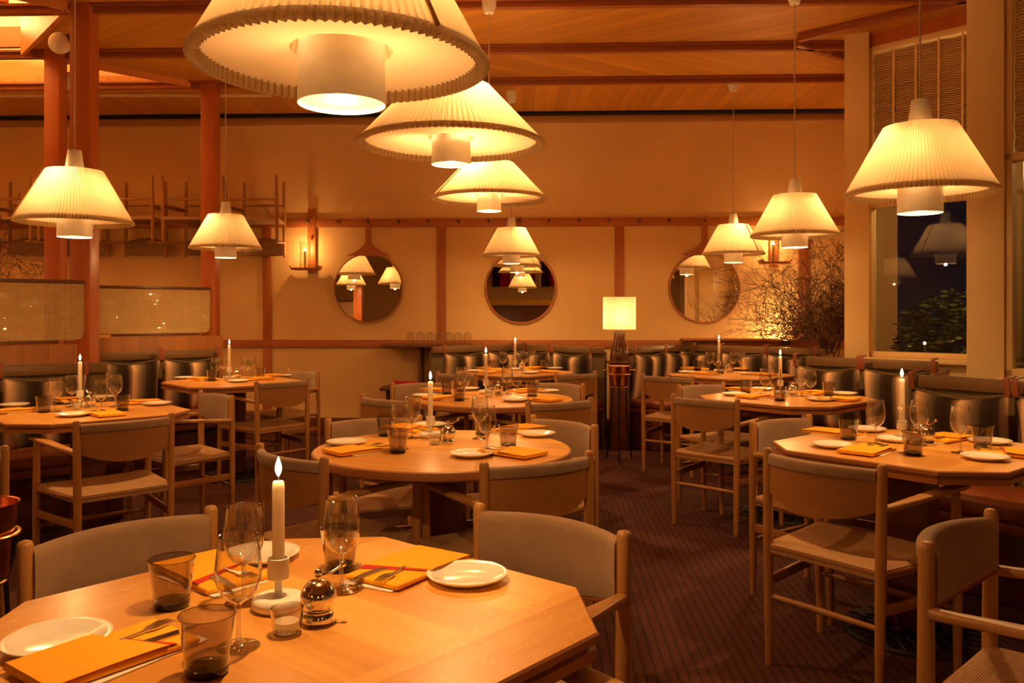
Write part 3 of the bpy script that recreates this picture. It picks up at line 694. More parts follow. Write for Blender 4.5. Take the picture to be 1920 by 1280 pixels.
chairs = [  # rear mid point, facing (degrees), label
    ((1.05, 2.84), 38, 'oak armchair with its back to the viewer at front window booth table', 'g'),
    ((1.246, 3.865), -53, 'oak armchair, grey wool back facing viewer, at front window booth table', 'g'),
    ((1.03, 1.92), -46, 'oak armchair nearest the viewer on the window side, front booth behind it', 'g'),
    ((.083, 1.995), 231, 'oak armchair facing front octagonal table, on the window side behind the orange napkin', 'g'),
    ((-.895, 1.94), -41, 'oak armchair facing front octagonal table, beside the copper wine bucket', 'g'),
    ((.26, .92), 139.5, 'oak armchair of front octagonal table, only its arm tip showing', 'g'),
    ((-.64, 3.90), -70, 'oak armchair behind front round table, grey wool back towards viewer, cane screen side', 'g'),
    ((.23, 3.80), 217, 'oak armchair behind front round table, grey wool back towards viewer, window side', 'g'),
    ((.09, 2.83), 122, 'oak armchair before front round table, wooden back towards viewer, window side', 'g'),
    ((-.785, 2.965), 46, 'oak armchair before front round table, wooden back just behind the tall candle', 'g'),
    ((-.63, 5.88), -70, 'oak armchair behind second round table, grey wool side visible, cane screen side', 'g'),
    ((.33, 5.85), 226, 'oak armchair behind second round table, grey wool side visible, window side', 'g'),
    ((.27, 4.69), 122, 'oak armchair before second round table, wooden back visible, window side', 'g'),
    ((-.73, 4.86), 50, 'oak armchair before second round table, wooden back visible, cane screen side', 'g'),
    ((-.45, 6.80), 50, 'oak armchair at booth table below middle mirror, cane screen side', 'g'),
    ((.52, 6.80), 128, 'oak armchair at booth table below middle mirror, window side', 'g'),
    ((1.115, 4.85), 45, 'oak armchair with wooden back to the viewer at second window booth table', 'g'),
    ((1.295, 5.72), -56, 'oak armchair, grey wool side visible, behind second window booth table', 'g'),
    ((1.21, 6.52), 52, 'oak armchair at rear booth table, beside the copper bucket and lamp', 'g'),
    ((-1.66, 6.06), 139, 'oak armchair with wooden back to viewer at table by rear cane screen', 'g'),
    ((-1.76, 7.06), 228, 'oak armchair against the back wall side of table by rear cane screen', 'g'),
    ((-1.79, 5.06), 224, 'oak armchair, grey wool side visible, at table by front cane screen', 'g'),
    ((-1.80, 3.90), 135, 'oak armchair with wooden back to viewer at table by front cane screen', 'g'),
    ((-2.00, 2.90), 135, 'oak armchair partly out of frame behind the copper wine bucket', 'g')]
proto = None
for (x, y), f, lab, g in chairs:
    if proto is None: proto = build_chair(lab, 'oak armchairs at the tables'); o = proto
    else: o = copy_tree(proto); o['label'] = lab
    o.location = (x, y, 0); o.rotation_euler = (0, 0, math.radians(f-90))
m = MB(); m.box((0, .2, .47), (.36, .34, .05), 0, .022, None, 4); cu = obj('seat_cushion', m, M['maroon'], None, (-2.0, 2.9, 0)); cu.rotation_euler.z = math.radians(45)
tag(cu, 'maroon seat pad on the armchair behind the copper wine bucket', 'cushion')
# chairs hung upside down on the peg rail
names = ['nearest the wall candle', 'second from the wall candle', 'third from the wall candle, behind the end post', 'fourth from the wall candle', 'fifth from the wall candle, behind a pendant', 'sixth from the wall candle']
for i, (pa, pb) in enumerate(((457, 533), (347, 425), (234, 313), (124, 203), (16, 95), (-94, -15))):
    o = copy_tree(proto); px = (pa+pb)/2; p = wallpt(px, .105)
    o['label'] = 'armchair hung upside down on the wall, '+names[i]; o['group'] = 'armchairs hanging upside down'
    o.location = (p[0], p[1], wz(px, 341, .1)); o.rotation_euler = (0, PI, PI+WA)

# ------------------------------------------------------------------ banquettes and their hanging cushions
def cushion_proto(W=.47, Hh=.45, T=.105):
    n = 18; vs = []; fs = []
    for side in (1, -1):
        for j in range(n+1):
            for i in range(n+1):
                u, v = 2*i/n-1, 2*j/n-1
                th = T/2*(max(0, 1-abs(u)**3.5)*max(0, 1-abs(v)**3.5))**.55
                pull = 1-.045*(1-v*v)*(abs(u)**4)
                sag = .03*(1-u*u)*max(0, v)**3
                vs.append((u*W/2*pull, -side*th, v*Hh/2*(1-.03*(1-u*u)*abs(v)**4)-sag))
    nn = (n+1)**2
    for j in range(n):
        for i in range(n):
            a = j*(n+1)+i; fs.append((a, a+1, a+n+2, a+n+1)); b = a+nn; fs.append((b, b+n+1, b+n+2, b+1))
    m = MB(); m.faces(vs, fs); bmesh.ops.remove_doubles(m.bm, verts=m.bm.verts, dist=.0005); return m
CU = None
def cushion(loc, ang, label, group, rs=None):
    global CU
    if CU is None:
        r = thing('hanging_cushion', label, 'cushion', (0, 0, 0), 0, group)
        obj('pillow', cushion_proto(), M['stripe'], r, sharp=80)
        m = MB(); m.tube([(-.235, 0, .225), (0, -.004, .19), (.235, 0, .225)], .005, 6); obj('top_seam', m, M['canvas'], r)
        for s in (-1, 1):
            m = MB(); m.box((s*.232, -.004, .262), (.026, .007, .085), 0, .002); m.box((s*.232, .03, .303), (.026, .07, .006), 0, .002); obj('strap', m, M['leather'], r)
        CU = r; o = r
    else: o = copy_tree(CU)
    o['label'] = label; o['group'] = group; o.location = loc; o.rotation_euler = (math.radians(7), 0, ang); return o
ORD = ['first', 'second', 'third', 'fourth', 'fifth', 'sixth']
def banquette(a, b, label, cush, start, group, flip=False, seatd=.52, spacing=.485, off=0.0, s0=0.0, s1=0.0):
    """back line a->b in plan with the seat on its right-hand side (negative local y)"""
    L = math.hypot(b[0]-a[0], b[1]-a[1]); ang = math.atan2(b[1]-a[1], b[0]-a[0])
    r = thing('banquette_bench', label, 'bench', (a[0], a[1], 0), ang, 'banquette benches')
    m = MB(); m.box(((s0+L-s1)/2, -seatd/2+.05, .17), (L-.04-s0-s1, seatd-.14, .33), 0, .004); obj('plinth', m, M['dark'], r)
    m = MB(); m.box(((s0+L-s1)/2, -seatd/2, .355), (L-s0-s1, seatd, .045), 0, .008); obj('seat_board', m, M['leather'], r)
    m = MB(); m.box(((s0+L-s1)/2, -seatd/2, .415), (L-.005-s0-s1, seatd-.01, .075), 0, .028, None, 4); obj('seat_pad', m, M['seat'], r)
    m = MB(); m.box((L/2, .02, .45), (L, .035, .88), 0, .003); obj('back_panel', m, M['canvas'], r)
    m = MB(); m.box((L/2, -.012, .905), (L, .035, .065), 0, .006); obj('top_rail', m, M['rail'], r)
    ca, sa = math.cos(ang), math.sin(ang)
    for i in range(cush):
        t = off+spacing*(i+.5)
        if flip: t = L-t
        lx, ly = t, -.115
        cushion((a[0]+lx*ca-ly*sa, a[1]+lx*sa+ly*ca, .655), ang, 'striped cushion on %s, %s from %s' % (group, ORD[i], start), 'striped cushions hanging on '+group)
    return r
banquette((-3.90, 4.25), (-2.62, 5.41), 'leather seated bench with striped cushions under the front cane screen', 3, 'broad timber post', 'bench under front cane screen', True, off=.15)
banquette((-3.55, 6.36), (-2.54, 7.27), 'leather seated bench with striped cushions under the rear cane screen', 2, 'end post', 'bench under rear cane screen', True, off=.06)
banquette((-3.05, 5.75), (-3.50, 6.26), 'short bench return behind the broad timber post', 1, 'rear corner', 'bench return behind post', False, off=.1, s1=.42)
banquette((-.76, 7.86), (.06, 8.50), 'bench wing below the middle mirror, on its shelf side', 2, 'service shelf', 'middle booth wing by the shelf', False, off=.03, spacing=.5)
banquette((.06, 8.50), (.86, 7.78), 'bench wing below the middle mirror, on the lamp side', 2, 'table lamp', 'middle booth wing by the lamp', True, off=.03, spacing=.5, s0=.52)
banquette((1.05, 7.82), (1.72, 8.42), 'bench wing of the rear booth beside the table lamp', 2, 'table lamp', 'rear booth wing by the lamp', False, off=-.02, spacing=.45)
banquette((1.74, 8.44), (2.78, 7.42), 'bench wing of the rear booth below the branches', 3, 'corner by the mirror', 'rear booth wing below the branches', False, off=.02, spacing=.47, s0=.52)
banquette((2.16, 6.12), (2.78, 5.46), 'window booth bench below the window beside the corner pillar', 2, 'corner pillar', 'second window booth bench', False, off=-.03)
banquette((2.12, 4.34), (2.72, 3.42), 'window booth bench below the broad cream pillar', 2, 'broad pillar', 'front window booth bench', False, off=.02, spacing=.5)
# low partitions
def partition(name, a, b, z1, mat, label, th=.05):
    L = math.hypot(b[0]-a[0], b[1]-a[1]); ang = math.atan2(b[1]-a[1], b[0]-a[0]); m = MB()
    m.box((L/2, 0, z1/2), (L, th, z1), 0, .003); o = obj(name, m, mat, None, (a[0], a[1], 0)); o.rotation_euler.z = ang; return tag(o, label, 'partition')
ax = Vector((-.669, .743))*.065
partition('boarded_partition', (-3.90+ax.x, 4.25+ax.y), (-2.74+ax.x, 5.30+ax.y), 1.055, M['panelz'], 'low partition of upright boards below the front cane screen')
partition('boarded_partition', (-3.44+ax.x, 6.46+ax.y), (-2.50+ax.x, 7.30+ax.y), 1.055, M['panelz'], 'low partition of upright boards below the rear cane screen')
partition('booth_partition', (2.80, 5.40), (2.16, 4.36), .90, M['dark'], 'dark low partition between the two window booths', .04)
partition('booth_partition', (2.80, 7.36), (2.20, 6.20), .90, M['dark'], 'dark low partition beside the corner pillar, rear booth side', .04)
# cane screens standing on the partitions
def screen(a, b, z0, z1, label):
    L = math.hypot(b[0]-a[0], b[1]-a[1]); ang = math.atan2(b[1]-a[1], b[0]-a[0])
    r = thing('cane_screen', label, 'screen', (a[0], a[1], z0), ang, 'cane screens'); h = z1-z0
    m = MB(); n = 40; rows = []
    pts = [(0, 0), (L-.05, 0), (L-.015, .015), (L, .05), (L, h), (0, h)]
    m.faces([(x, 0, z) for x, z in pts], [tuple(range(6))]); obj('cane_panel', m, M['cane'], r)
    m = MB(); m.tube([(0, 0, 0), (L-.05, 0, 0), (L-.012, 0, .012), (L, 0, .05), (L, 0, h)], .004, 6); obj('edge_binding', m, M['cord'], r)
    m = MB(); m.box((L/2, 0, h+.012), (L+.02, .02, .024), 0, .002); obj('top_bar', m, M['dark'], r)
    m = MB(); m.box((L/2, -.014, h/2), (L+.03, .005, h+.01), 0, .001); obj('clear_sheet', m, M['screenglass'], r)
    m = MB(); m.box((L/2, .0, -.012), (L*.8, .02, .02), 0, .002); obj('bottom_rail', m, M['dark'], r)
    return r
def online(px, p0, dr):     # crossing of the sight line px with a plan line
    t = (px-960)/F; s = (t*p0[1]-p0[0])/(dr[0]-t*dr[1]); return (p0[0]+s*dr[0], p0[1]+s*dr[1])
d1 = (.743, .669)
q0 = (-3.90+ax.x*.6, 4.25+ax.y*.6)
screen((-3.8+ax.x*.6, 4.34+ax.y*.6), online(156, q0, d1), 1.085, 1.44, 'woven cane screen behind clear sheet, above the front screen-side bench')
q0 = (-3.55+ax.x*.6, 6.36+ax.y*.6)
screen(online(186, q0, d1), online(393, q0, d1), 1.085, 1.45, 'woven cane screen above the rear bench, between two timber posts')

screen((-4.45, .62), (-3.30, 1.62), 1.085, 1.46, 'cane screen reflected in the mirror by the wall candle')
partition('boarded_partition', (-4.5, .55), (-3.25, 1.65), 1.055, M['panelz'], 'boarded partition reflected in the mirror by the wall candle')
post(-2050, 1.75, .16, 0, 'timber post reflected in the mirror by the wall candle')
# ------------------------------------------------------------------ wall things
def mirror(px, py, rpx, label):
    p = wallpt(px, .03); z = wz(px, py, .03); R = rpx*p[1]/F
    r = thing('round_mirror', label, 'mirror', (p[0], p[1], z), WA, 'round mirrors hung on the peg rail')
    m = MB(); n = 72
    m.faces([(R*.97*math.cos(2*PI*k_/n), -.008, R*.97*math.sin(2*PI*k_/n)) for k_ in range(n)], [tuple(range(n))]); obj('mirror_glass', m, M['mirror'], r)
    m = MB(); rings = []
    for k_ in range(n+1):
        a = 2*PI*k_/n; rings.append([((R*.965)*math.cos(a), -.006, R*.965*math.sin(a)), (R*.97*math.cos(a), -.013, R*.97*math.sin(a)), (R*math.cos(a), -.013, R*math.sin(a)), (R*math.cos(a), .02, R*math.sin(a)), (R*.9*math.cos(a), .02, R*.9*math.sin(a))])
    m.loft(rings, False); obj('frame', m, M['trimz'], r)
    zt = (RZ0+RZ1)/2+.03-z; P = []
    for t in [i/12 for i in range(13)]:
        zz = R*.93+(zt-R*.93)*t; wd = .03+.20*max(0, 1-t*2.2)**2.2
        P.append((wd, zz))
    m = MB(); vs = [(-w_, -.012, z_) for w_, z_ in P]+[(w_, -.012, z_) for w_, z_ in reversed(P)]; nn = len(vs)
    vs += [(x, .004, z_) for x, y, z_ in vs]; fs = [tuple(range(nn)), tuple(range(nn, 2*nn))]+[(i, (i+1) % nn, nn+(i+1) % nn, nn+i) for i in range(nn)]
    m.faces(vs, fs); m.tube([(0, -.016, zt-.02), (0, .004, zt-.02)], .042, 20); obj('hanger', m, M['trimz'], r)
    m = MB(); m.tube([(0, -.035, zt-.02), (0, .004, zt-.02)], .012, 10); obj('leather_loop', m, M['dark'], r)
    return r
mirror(691, 540, 65, 'round mirror on the wall between the wall candle and middle booth')
mirror(976, 540, 66, 'round mirror on the wall above the middle booth')
mirror(1321, 540, 66, 'round mirror on the wall between the table lamp and the branches')
def flame(parent, z, s=1.0, p=None, power=None):
    f = MB(); f.lathe([(.0006, 0), (.0042*s, .006*s), (.0062*s, .014*s), (.0052*s, .021*s), (.003*s, .029*s), (.0004, .036*s)], 14)
    o = obj('flame', f, M['flame'], parent, (0, 0, z+.004))
    light('flame_light', (0, 0, z+.018*s), POW_CANDLE if power is None else power, parent, .012, (1, .52, .17)); return o
def sconce(px, label, ytop, yshelf):
    p = wallpt(px, .025); zs = wz(px, yshelf, .03); zt = wz(px, ytop, .03)
    r = thing('wall_candle_bracket', label, 'wall candle holder', (p[0], p[1], zs), WA, 'wall candle brackets')
    m = MB(); m.box((.025, 0, (zt-zs)/2-.02), (.085, .022, zt-zs+.06), 0, .006); obj('back_board', m, M['trimz'], r)
    for k_ in (.08, .30): 
        m = MB(); m.tube([(.03, -.03, zt-zs-k_), (.03, 0, zt-zs-k_)], .012, 10); obj('peg', m, M['dark'], r)
    m = MB(); m.box((0, -.12, -.012), (.26, .20, .022), 0, .004); obj('shelf', m, M['trim'], r)
    for s_ in (-1, 1):
        m = MB(); m.box((s_*.13, -.12, 0), (.012, .2, .045), 0, .003, Matrix.Rotation(s_*.5, 4, 'Y')); obj('shelf_side', m, M['trim'], r)
    X = Matrix.Rotation(WA, 3, 'Z') @ Vector((-.01, -.12, 0))
    c = thing('glass_candle_cylinder', 'tall clear glass cylinder holding a candle on %s' % ('the bracket by the hanging chairs' if px < 900 else 'the bracket behind the pendants'), 'candle holder', (p[0]+X.x, p[1]+X.y, zs), 0, 'glass candle cylinders')
    m = MB(); m.lathe([(.001, .002), (.052, .002), (.055, .01), (.055, .27), (.053, .27)], 28); obj('cylinder', m, M['glass'], c)
    m = MB(); m.solid([(.012, .004), (.012, .17), (.008, .175)], 16); obj('candle_stub', m, M['wax'], c)
    flame(c, .175, .9, power=5.0)
sconce(580, 'wooden wall bracket with a lit candle, beside the hanging chairs', 393, 503)
sconce(1446, 'wooden wall bracket with glass cylinder, between mirror and branches', 400, 492)

# service shelf unit with upturned glasses
q = wallpt(755, .22)
r = thing('service_shelf', 'low open shelf unit against the wall beside the middle booth', 'shelf', (q[0], q[1], 0), WA)
for z, w_ in ((.925, .86), (.50, .40)):
    m = MB(); m.box((.24 if w_ > .5 else .0, 0, z), (w_, .36, .03), 0, .003); obj('shelf_board', m, M['dark'], r)
m = MB(); m.box((.18, .05, .46), (.03, .26, .90), 0, .003); m.box((-.16, .1, .25), (.03, .14, .50)); obj('side_panel', m, M['dark'], r)
for i in range(3):
    m = MB(); m.sphere(.05, (0, 0, 0), 14, (1, 1, .55)); o = obj('folded_cloth', m, M['lining'], None, (q[0]-.06+.09*i, q[1]-.03*i, .545+.0*i)); tag(o, 'rolled red cloth on the lower shelf, %s along from the wall panel edge' % ORD[i], 'cloth', 'rolled red cloths on the shelf')
for i, px in enumerate((766, 785, 804, 822, 840, 857, 875)):
    Y = 8.20 if px > 0 else 0; x = (px-960)/F*Y
    m = MB(); m.lathe([(.041, 0), (.041, .085), (.036, .105), (.012, .118), (.001, .120)], 24); o = obj('upturned_glass', m, M['glass'], None, (x, wy(x, WD)-.25, .942)); tag(o, 'clear glass standing upside down on the shelf unit, %s from the cane screen side' % (ORD+['seventh'])[i], 'glass', 'upturned glasses on the shelf unit')

# lamp pillar, table lamp, copper bucket
bx, by = (1161-960)/F*7.72, 7.72
m = MB(); m.box((0, 0, .40), (.17, .17, .80), 0, .006); m.box((0, 0, .80), (.22, .22, .02), 0, .004)
tag(obj('lamp_plinth', m, M['dark'], None, (bx, by, 0)), 'dark square plinth between the two rear booths, under the lamp', 'plinth')
r = thing('table_lamp', 'table lamp with square linen shade on brown base between rear booths', 'lamp', (bx, by, .81))
m = MB(); m.solid([(.085, 0), (.088, .02), (.078, .14), (.055, .19), (.048, .27), (.036, .29)], 28); obj('lamp_base', m, M['brownglaze'], r)
m = MB(); m.solid([(.036, .285), (.032, .33), (.028, .36)], 24); obj('lamp_neck', m, M['holder'], r)
zb, zt = H-(617-Y0)*by/F-.81, H-(557-Y0)*by/F-.81
m = MB(); R = .145; rings = []
for z in (zb, (zb+zt)/2, zt): rings.append([(R*.98*math.copysign(abs(math.cos(t))**.35, math.cos(t)), R*.98*math.copysign(abs(math.sin(t))**.35, math.sin(t)), z) for t in [2*PI*k_/48 for k_ in range(48)]])
m.loft(rings, False); obj('lamp_shade', m, M['lampshade'], r)
m = MB(); m.tube([(-R, 0, zb+.03), (R, 0, zb+.03)], .003, 6); m.tube([(0, 0, .35), (0, 0, zb+.10)], .012, 8); obj('shade_carrier', m, M['brass'], r)
light('bulb', (0, 0, zb+.10), 3.6, r, .03)
def bucket(x, y, zr, rr, hh, lab, stand_lab):
    b = thing('copper_wine_bucket', lab, 'wine bucket', (x, y, zr-hh), 0, 'copper wine buckets')
    m = MB(); m.lathe([(.001, .0), (rr*.78, .0), (rr*.80, .006), (rr*.92, hh*.6), (rr, hh-.006), (rr*1.04, hh), (rr*1.0, hh-.002), (rr*.9, hh*.6), (rr*.77, .012), (.001, .012)], 40); obj('pail', m, M['copper'], b)
    for s in (-1, 1):
        m = MB(); m.tube([(s*rr*.96, 0, hh*.78), (s*(rr+.025), 0, hh*.78)], .006, 8); m.sphere(.012, (s*(rr+.028), 0, hh*.78), 10); obj('knob', m, M['brass'], b)
    if x < 0: b.rotation_euler.z = PI/2
    st = thing('bucket_stand', stand_lab, 'stand', (x, y, 0), .4, 'wine bucket stands')
    m = MB(); zz = zr-hh*.42; R_ = rr*1.02
    for z_, q in ((zz, R_), (zr-hh-.012, rr*.7)): m.tube([(q*math.cos(2*PI*i/36), q*math.sin(2*PI*i/36), z_) for i in range(37)], .006, 8, False)
    obj('ring', m, M['brass'], st)
    for i in range(3):
        a = 2*PI*i/3; m = MB(); m.tube([(R_*math.cos(a), R_*math.sin(a), zz), (rr*.7*math.cos(a), rr*.7*math.sin(a), zr-hh-.012), (rr*.8*math.cos(a), rr*.8*math.sin(a), .3), (rr*1.3*math.cos(a), rr*1.3*math.sin(a), .006)], .007, 8); obj('leg', m, M['iron'], st)
bucket((1161-960)/F*7.15, 7.15, .80, .095, .165, 'copper wine bucket with side knobs below the table lamp', 'dark stand of the copper bucket below the table lamp')
bucket(-1.512, 2.36, .72, .105, .21, 'copper wine bucket cut by the frame edge, beside front armchair', 'metal ring stand of the bucket at the frame edge')

# branches
def branches(base, n, label, spread, seed, parent_pot=None, L=1.0, bias=(-.5, -.1, .5)):
    rnd = random.Random(seed); m = MB(); vs = []; fs = []
    def walk(p, d, ln, r, depth):
        steps = max(6, int(ln/.03)); cur = Vector(p); dd = Vector(d).normalized(); prev = None
        curl = Vector((rnd.gauss(0, 1), rnd.gauss(0, 1), rnd.gauss(0, 1))).normalized()*.42
        for i in range(steps+1):
            rr = r*(1-.7*i/steps)+.0009
            up = dd.orthogonal().normalized(); q = dd.cross(up); b0 = len(vs)
            vs.extend([cur+up*rr, cur-up*rr*.5+q*rr*.87, cur-up*rr*.5-q*rr*.87])
            if i:
                for k_ in range(3): fs.append((b0-3+k_, b0-3+(k_+1) % 3, b0+(k_+1) % 3, b0+k_))
            if rnd.random() < .12: curl = Vector((rnd.gauss(0, 1), rnd.gauss(0, 1), rnd.gauss(0, 1))).normalized()*.5
            dd = (dd+curl*.5+Vector((rnd.gauss(0, .1), rnd.gauss(0, .1), rnd.gauss(0, .1)))).normalized()
            cur = cur+dd*ln/steps
            if cur.y > wy(cur.x, WD)-.06: cur.y = wy(cur.x, WD)-.06; dd.y = -abs(dd.y)-.3; dd.normalize(); curl.y = -abs(curl.y)
            if base[0] > 0:
                xm = 2.69+(cur.y-6.35)*.449-.07
                if cur.x > xm: cur.x = xm; dd.x = -abs(dd.x)-.3; dd.normalize(); curl.x = -abs(curl.x)
                if cur.y < 7.25: cur.y = 7.25; dd.y = abs(dd.y)+.2; dd.normalize(); curl.y = abs(curl.y)
                if cur.z < 1.0 and math.hypot(cur.x-base[0], cur.y-base[1]) > .08: cur.z = 1.0; dd.z = abs(dd.z)+.2; dd.normalize(); curl.z = abs(curl.z)
            if depth < 2 and i > 2 and rnd.random() < (.26 if depth == 0 else .13):
                e = (dd+Vector((rnd.gauss(0, .7), rnd.gauss(0, .7), rnd.gauss(0, .7)))).normalized(); walk(cur, e, ln*rnd.uniform(.3, .6), rr*.7, depth+1)
    for i in range(n):
        a = Vector((bias[0]+rnd.gauss(0, spread), bias[1]+rnd.gauss(0, spread*.5), bias[2]+rnd.gauss(0, spread)))
        walk(base, a, L*rnd.uniform(.5, 1.1), .0042, 0)
    m.faces(vs, fs); o = obj('branch_arrangement', m, M['twig'], None); return tag(o, label, 'dried branches')
branches((2.95, 7.75, .80), 50, 'tangle of curly dry branches in the corner by the cream pillar', .62, 3, L=1.25, bias=(-.42, -.15, .50))
m = MB(); m.lathe([(.001, 0), (.13, 0), (.16, .3), (.11, .62), (.09, .70), (.10, .80), (.085, .79), (.001, .6)], 32)
tag(obj('branch_vase', m, M['clay'], None, (2.95, 7.75, 0)), 'tall clay vase holding the branches behind the rear booth bench', 'vase')
branches((-4.95, 8.1, 1.9), 7, 'few bare twigs by the hanging chairs at the frame edge', .4, 9, L=.9, bias=(.6, 0, .25))
# up-light behind the bench below the branches
p = wallpt(1473, .16); s = thing('up_light', 'small up-light glowing on the wall behind the branches', 'spotlight', (p[0], p[1], .93))
m = MB(); m.solid([(.04, 0), (.045, .05)], 20); obj('housing', m, M['iron'], s); light('bulb', (0, 0, .07), 20, s, .02)
wallbar(1278, 1585, .975, .995, .09, .17, M['trim'], 'trim_%d' % k); k += 1

# ------------------------------------------------------------------ tableware prototypes
TZ = .7305
def mk_plate():
    r = MB(); r.lathe([(.001, .004), (.045, .004), (.052, .006), (.070, .013), (.079, .0165), (.0805, .0155), (.079, .0125), (.055, .001), (.045, 0), (.001, 0)], 56)
    return obj('side_plate', r, M['plate'], sharp=60)
def mk_tumbler():
    r = thing('tumbler', '', 'tumbler')
    m = MB(); m.lathe([(.0315, .012), (.0325, .03), (.0405, .084), (.0412, .086), (.0405, .0875), (.0395, .086)], 36); obj('glass_wall', m, M['smoke'], r)
    m = MB(); m.lathe([(.001, 0), (.029, 0), (.0315, .004), (.032, .012), (.024, .015), (.001, .014)], 36); obj('thick_base', m, M['smokebase'], r); return r
def mk_wine():
    r = thing('wine_glass', '', 'wine glass')
    m = MB(); m.lathe([(.0295, .176), (.0300, .1755), (.0335, .150), (.0362, .125), (.0355, .108), (.030, .090), (.019, .077), (.009, .0715), (.0045, .067)], 40); obj('bowl', m, M['glass'], r)
    m = MB(); m.lathe([(.0292, .1765), (.0302, .1775), (.0302, .1758), (.0292, .1755)], 40); obj('rim', m, M['glass'], r)
    m = MB(); m.lathe([(.0045, .068), (.0036, .05), (.0036, .02), (.006, .008), (.014, .004), (.030, .0022), (.0335, .0014), (.0335, .0004), (.001, .0004)], 36); obj('stem_and_foot', m, M['glass'], r); return r
def mk_napkin():
    r = thing('folded_napkin', '', 'napkin')
    m = MB(); m.box((0, 0, .006), (.136, .235, .011), 0, .005, None, 3)
    bmesh.ops.subdivide_edges(m.bm, edges=m.bm.edges[:], cuts=1, use_grid_fill=True)
    for v in m.bm.verts: v.co.z += .0016*math.sin(v.co.x*40)*math.cos(v.co.y*23) if v.co.z > .004 else 0
    obj('lower_fold', m, M['napkin'], r)
    m = MB(); vs = []; n = 14
    for i in range(n+1):
        x = -.069+.138*i/n; yl = .012+.05*(i/n)
        for (y, z) in ((-.1185, .004), (-.115, .0135), (-.02, .0155+.0006*math.sin(i)), (-.01+yl*.7, .0162), (yl, .0155), (yl, .0125)): vs.append((x, y, z))
    fs = []
    for i in range(n):
        for j in range(5): a = i*6+j; fs.append((a, a+1, a+7, a+6))
    m.faces(vs, fs); obj('pocket_fold', m, M['napkin'], r)
    m = MB(); vs = []
    for i in range(n+1):
        x = -.067+.134*i/n; yl = .012+.05*(i/n); vs += [(x, yl-.004, .0152), (x, yl+.014*(i/n)+.003, .0124)]
    m.faces(vs, [(2*i, 2*i+1, 2*i+3, 2*i+2) for i in range(n)]); obj('red_lining', m, M['lining'], r); return r
def mk_card():
    m = MB(); m.box((0, 0, .0012), (.12, .20, .0018)); return obj('menu_card', m, M['paper'])
def mk_fork():
    m = MB(); P = [(0, -.085, .0), (0, -.06, .001), (0, 0, .002), (0, .035, .001), (0, .05, .0025)]
    def ribbon(P, Wd, t=.0022):
        m.loft([[(x-w_/2, y, z), (x+w_/2, y, z), (x+w_/2, y, z+t), (x-w_/2, y, z+t)] for (x, y, z), w_ in zip(P, Wd)])
    ribbon(P, [.013, .012, .006, .007, .022])
    for i in range(4):
        x = -.0085+.0057*i; ribbon([(x, .049, .0025), (x*1.05, .07, .004), (x*1.0, .092, .0015)], [.0042, .0034, .0016])
    return obj('fork', m, M['steel'])
def mk_knife():
    m = MB(); m.loft([[(x-w_/2, y, 0), (x+w_/2, y, 0), (x+w_/2, y, t), (x-w_/2, y, t)] for x, y, w_, t in ((0, -.095, .010, .002), (0, -.09, .013, .0024), (0, -.02, .011, .0024), (0, 0, .009, .0024), (.001, .01, .018, .0018), (.001, .07, .019, .0016), (-.001, .095, .012, .0012), (-.004, .108, .002, .001))])
    return obj('table_knife', m, M['steel'])
def mk_holder():
    r = thing('candlestick', '', 'candlestick')
    m = MB(); m.lathe([(.001, 0), (.040, 0), (.0455, .005), (.0465, .014), (.043, .0215), (.036, .0235), (.020, .0225), (.010, .022), (.007, .026), (.0062, .045), (.007, .050), (.014, .0525), (.0185, .0545), (.0192, .058), (.0192, .090), (.0178, .091), (.0165, .090), (.0160, .066), (.001, .066)], 44)
    obj('base', m, M['holder'], r, sharp=50); return r
def mk_mill():
    r = thing('pepper_mill', '', 'pepper mill')
    m = MB(); m.lathe([(.001, 0), (.027, 0), (.028, .002), (.0265, .016), (.024, .019), (.024, .021)]+[(.031*math.cos(a), .043+.031*math.sin(a)) for a in [math.radians(q) for q in range(-45, 81, 9)]]+[(.006, .0735), (.006, .078), (.001, .079)], 36); obj('body', m, M['chrome'], r)
    m = MB(); m.sphere(.0075, (0, 0, .084), 14); m.tube([(0, 0, .080), (.022, 0, .083), (.040, 0, .094)], .0022, 8); m.sphere(.0052, (.042, 0, .096), 12); obj('crank', m, M['chrome'], r); return r
def mk_tealight():
    r = thing('tealight_glass', '', 'tealight')
    m = MB(); m.lathe([(.027, .042), (.0245, .012), (.020, .002), (.001, .0)], 32); m.lathe([(.0270, .042), (.0255, .042), (.0235, .014)], 32); obj('cup', m, M['glass'], r)
    m = MB(); m.solid([(.018, .006), (.020, .020)], 24); obj('wax', m, M['wax'], r); return r
PROTO = {}
MK = dict(plate=mk_plate, tumbler=mk_tumbler, wine=mk_wine, napkin=mk_napkin, card=mk_card, fork=mk_fork, knife=mk_knife, holder=mk_holder, mill=mk_mill, tea=mk_tealight)
def put(kind, loc, rz=0.0):
    if kind not in PROTO: o = MK[kind](); PROTO[kind] = o
    else: o = copy_tree(PROTO[kind])
    o.location = loc; o.rotation_euler = (0, 0, rz); return o
DESC = dict(plate=('white side plate on %s', 'plate', 'white side plates'), tumbler=('smoky glass tumbler on %s', 'tumbler', 'smoky tumblers'),
            wine=('empty stemmed wine glass on %s', 'wine glass', 'stemmed wine glasses'), napkin=('folded orange napkin on %s', 'napkin', 'folded orange napkins'),
            card=('white card under napkin on %s', 'card', 'white cards under napkins'), fork=('steel fork on napkin of %s', 'fork', 'forks in the napkins'),
            knife=('steel knife on napkin of %s', 'knife', 'knives in the napkins'), holder=('white candlestick on %s', 'candlestick', 'white candlesticks'),
            mill=('round polished steel pepper mill on %s', 'pepper mill', 'polished pepper mills'), tea=('small clear tealight glass on %s', 'tealight', 'tealight glasses'))
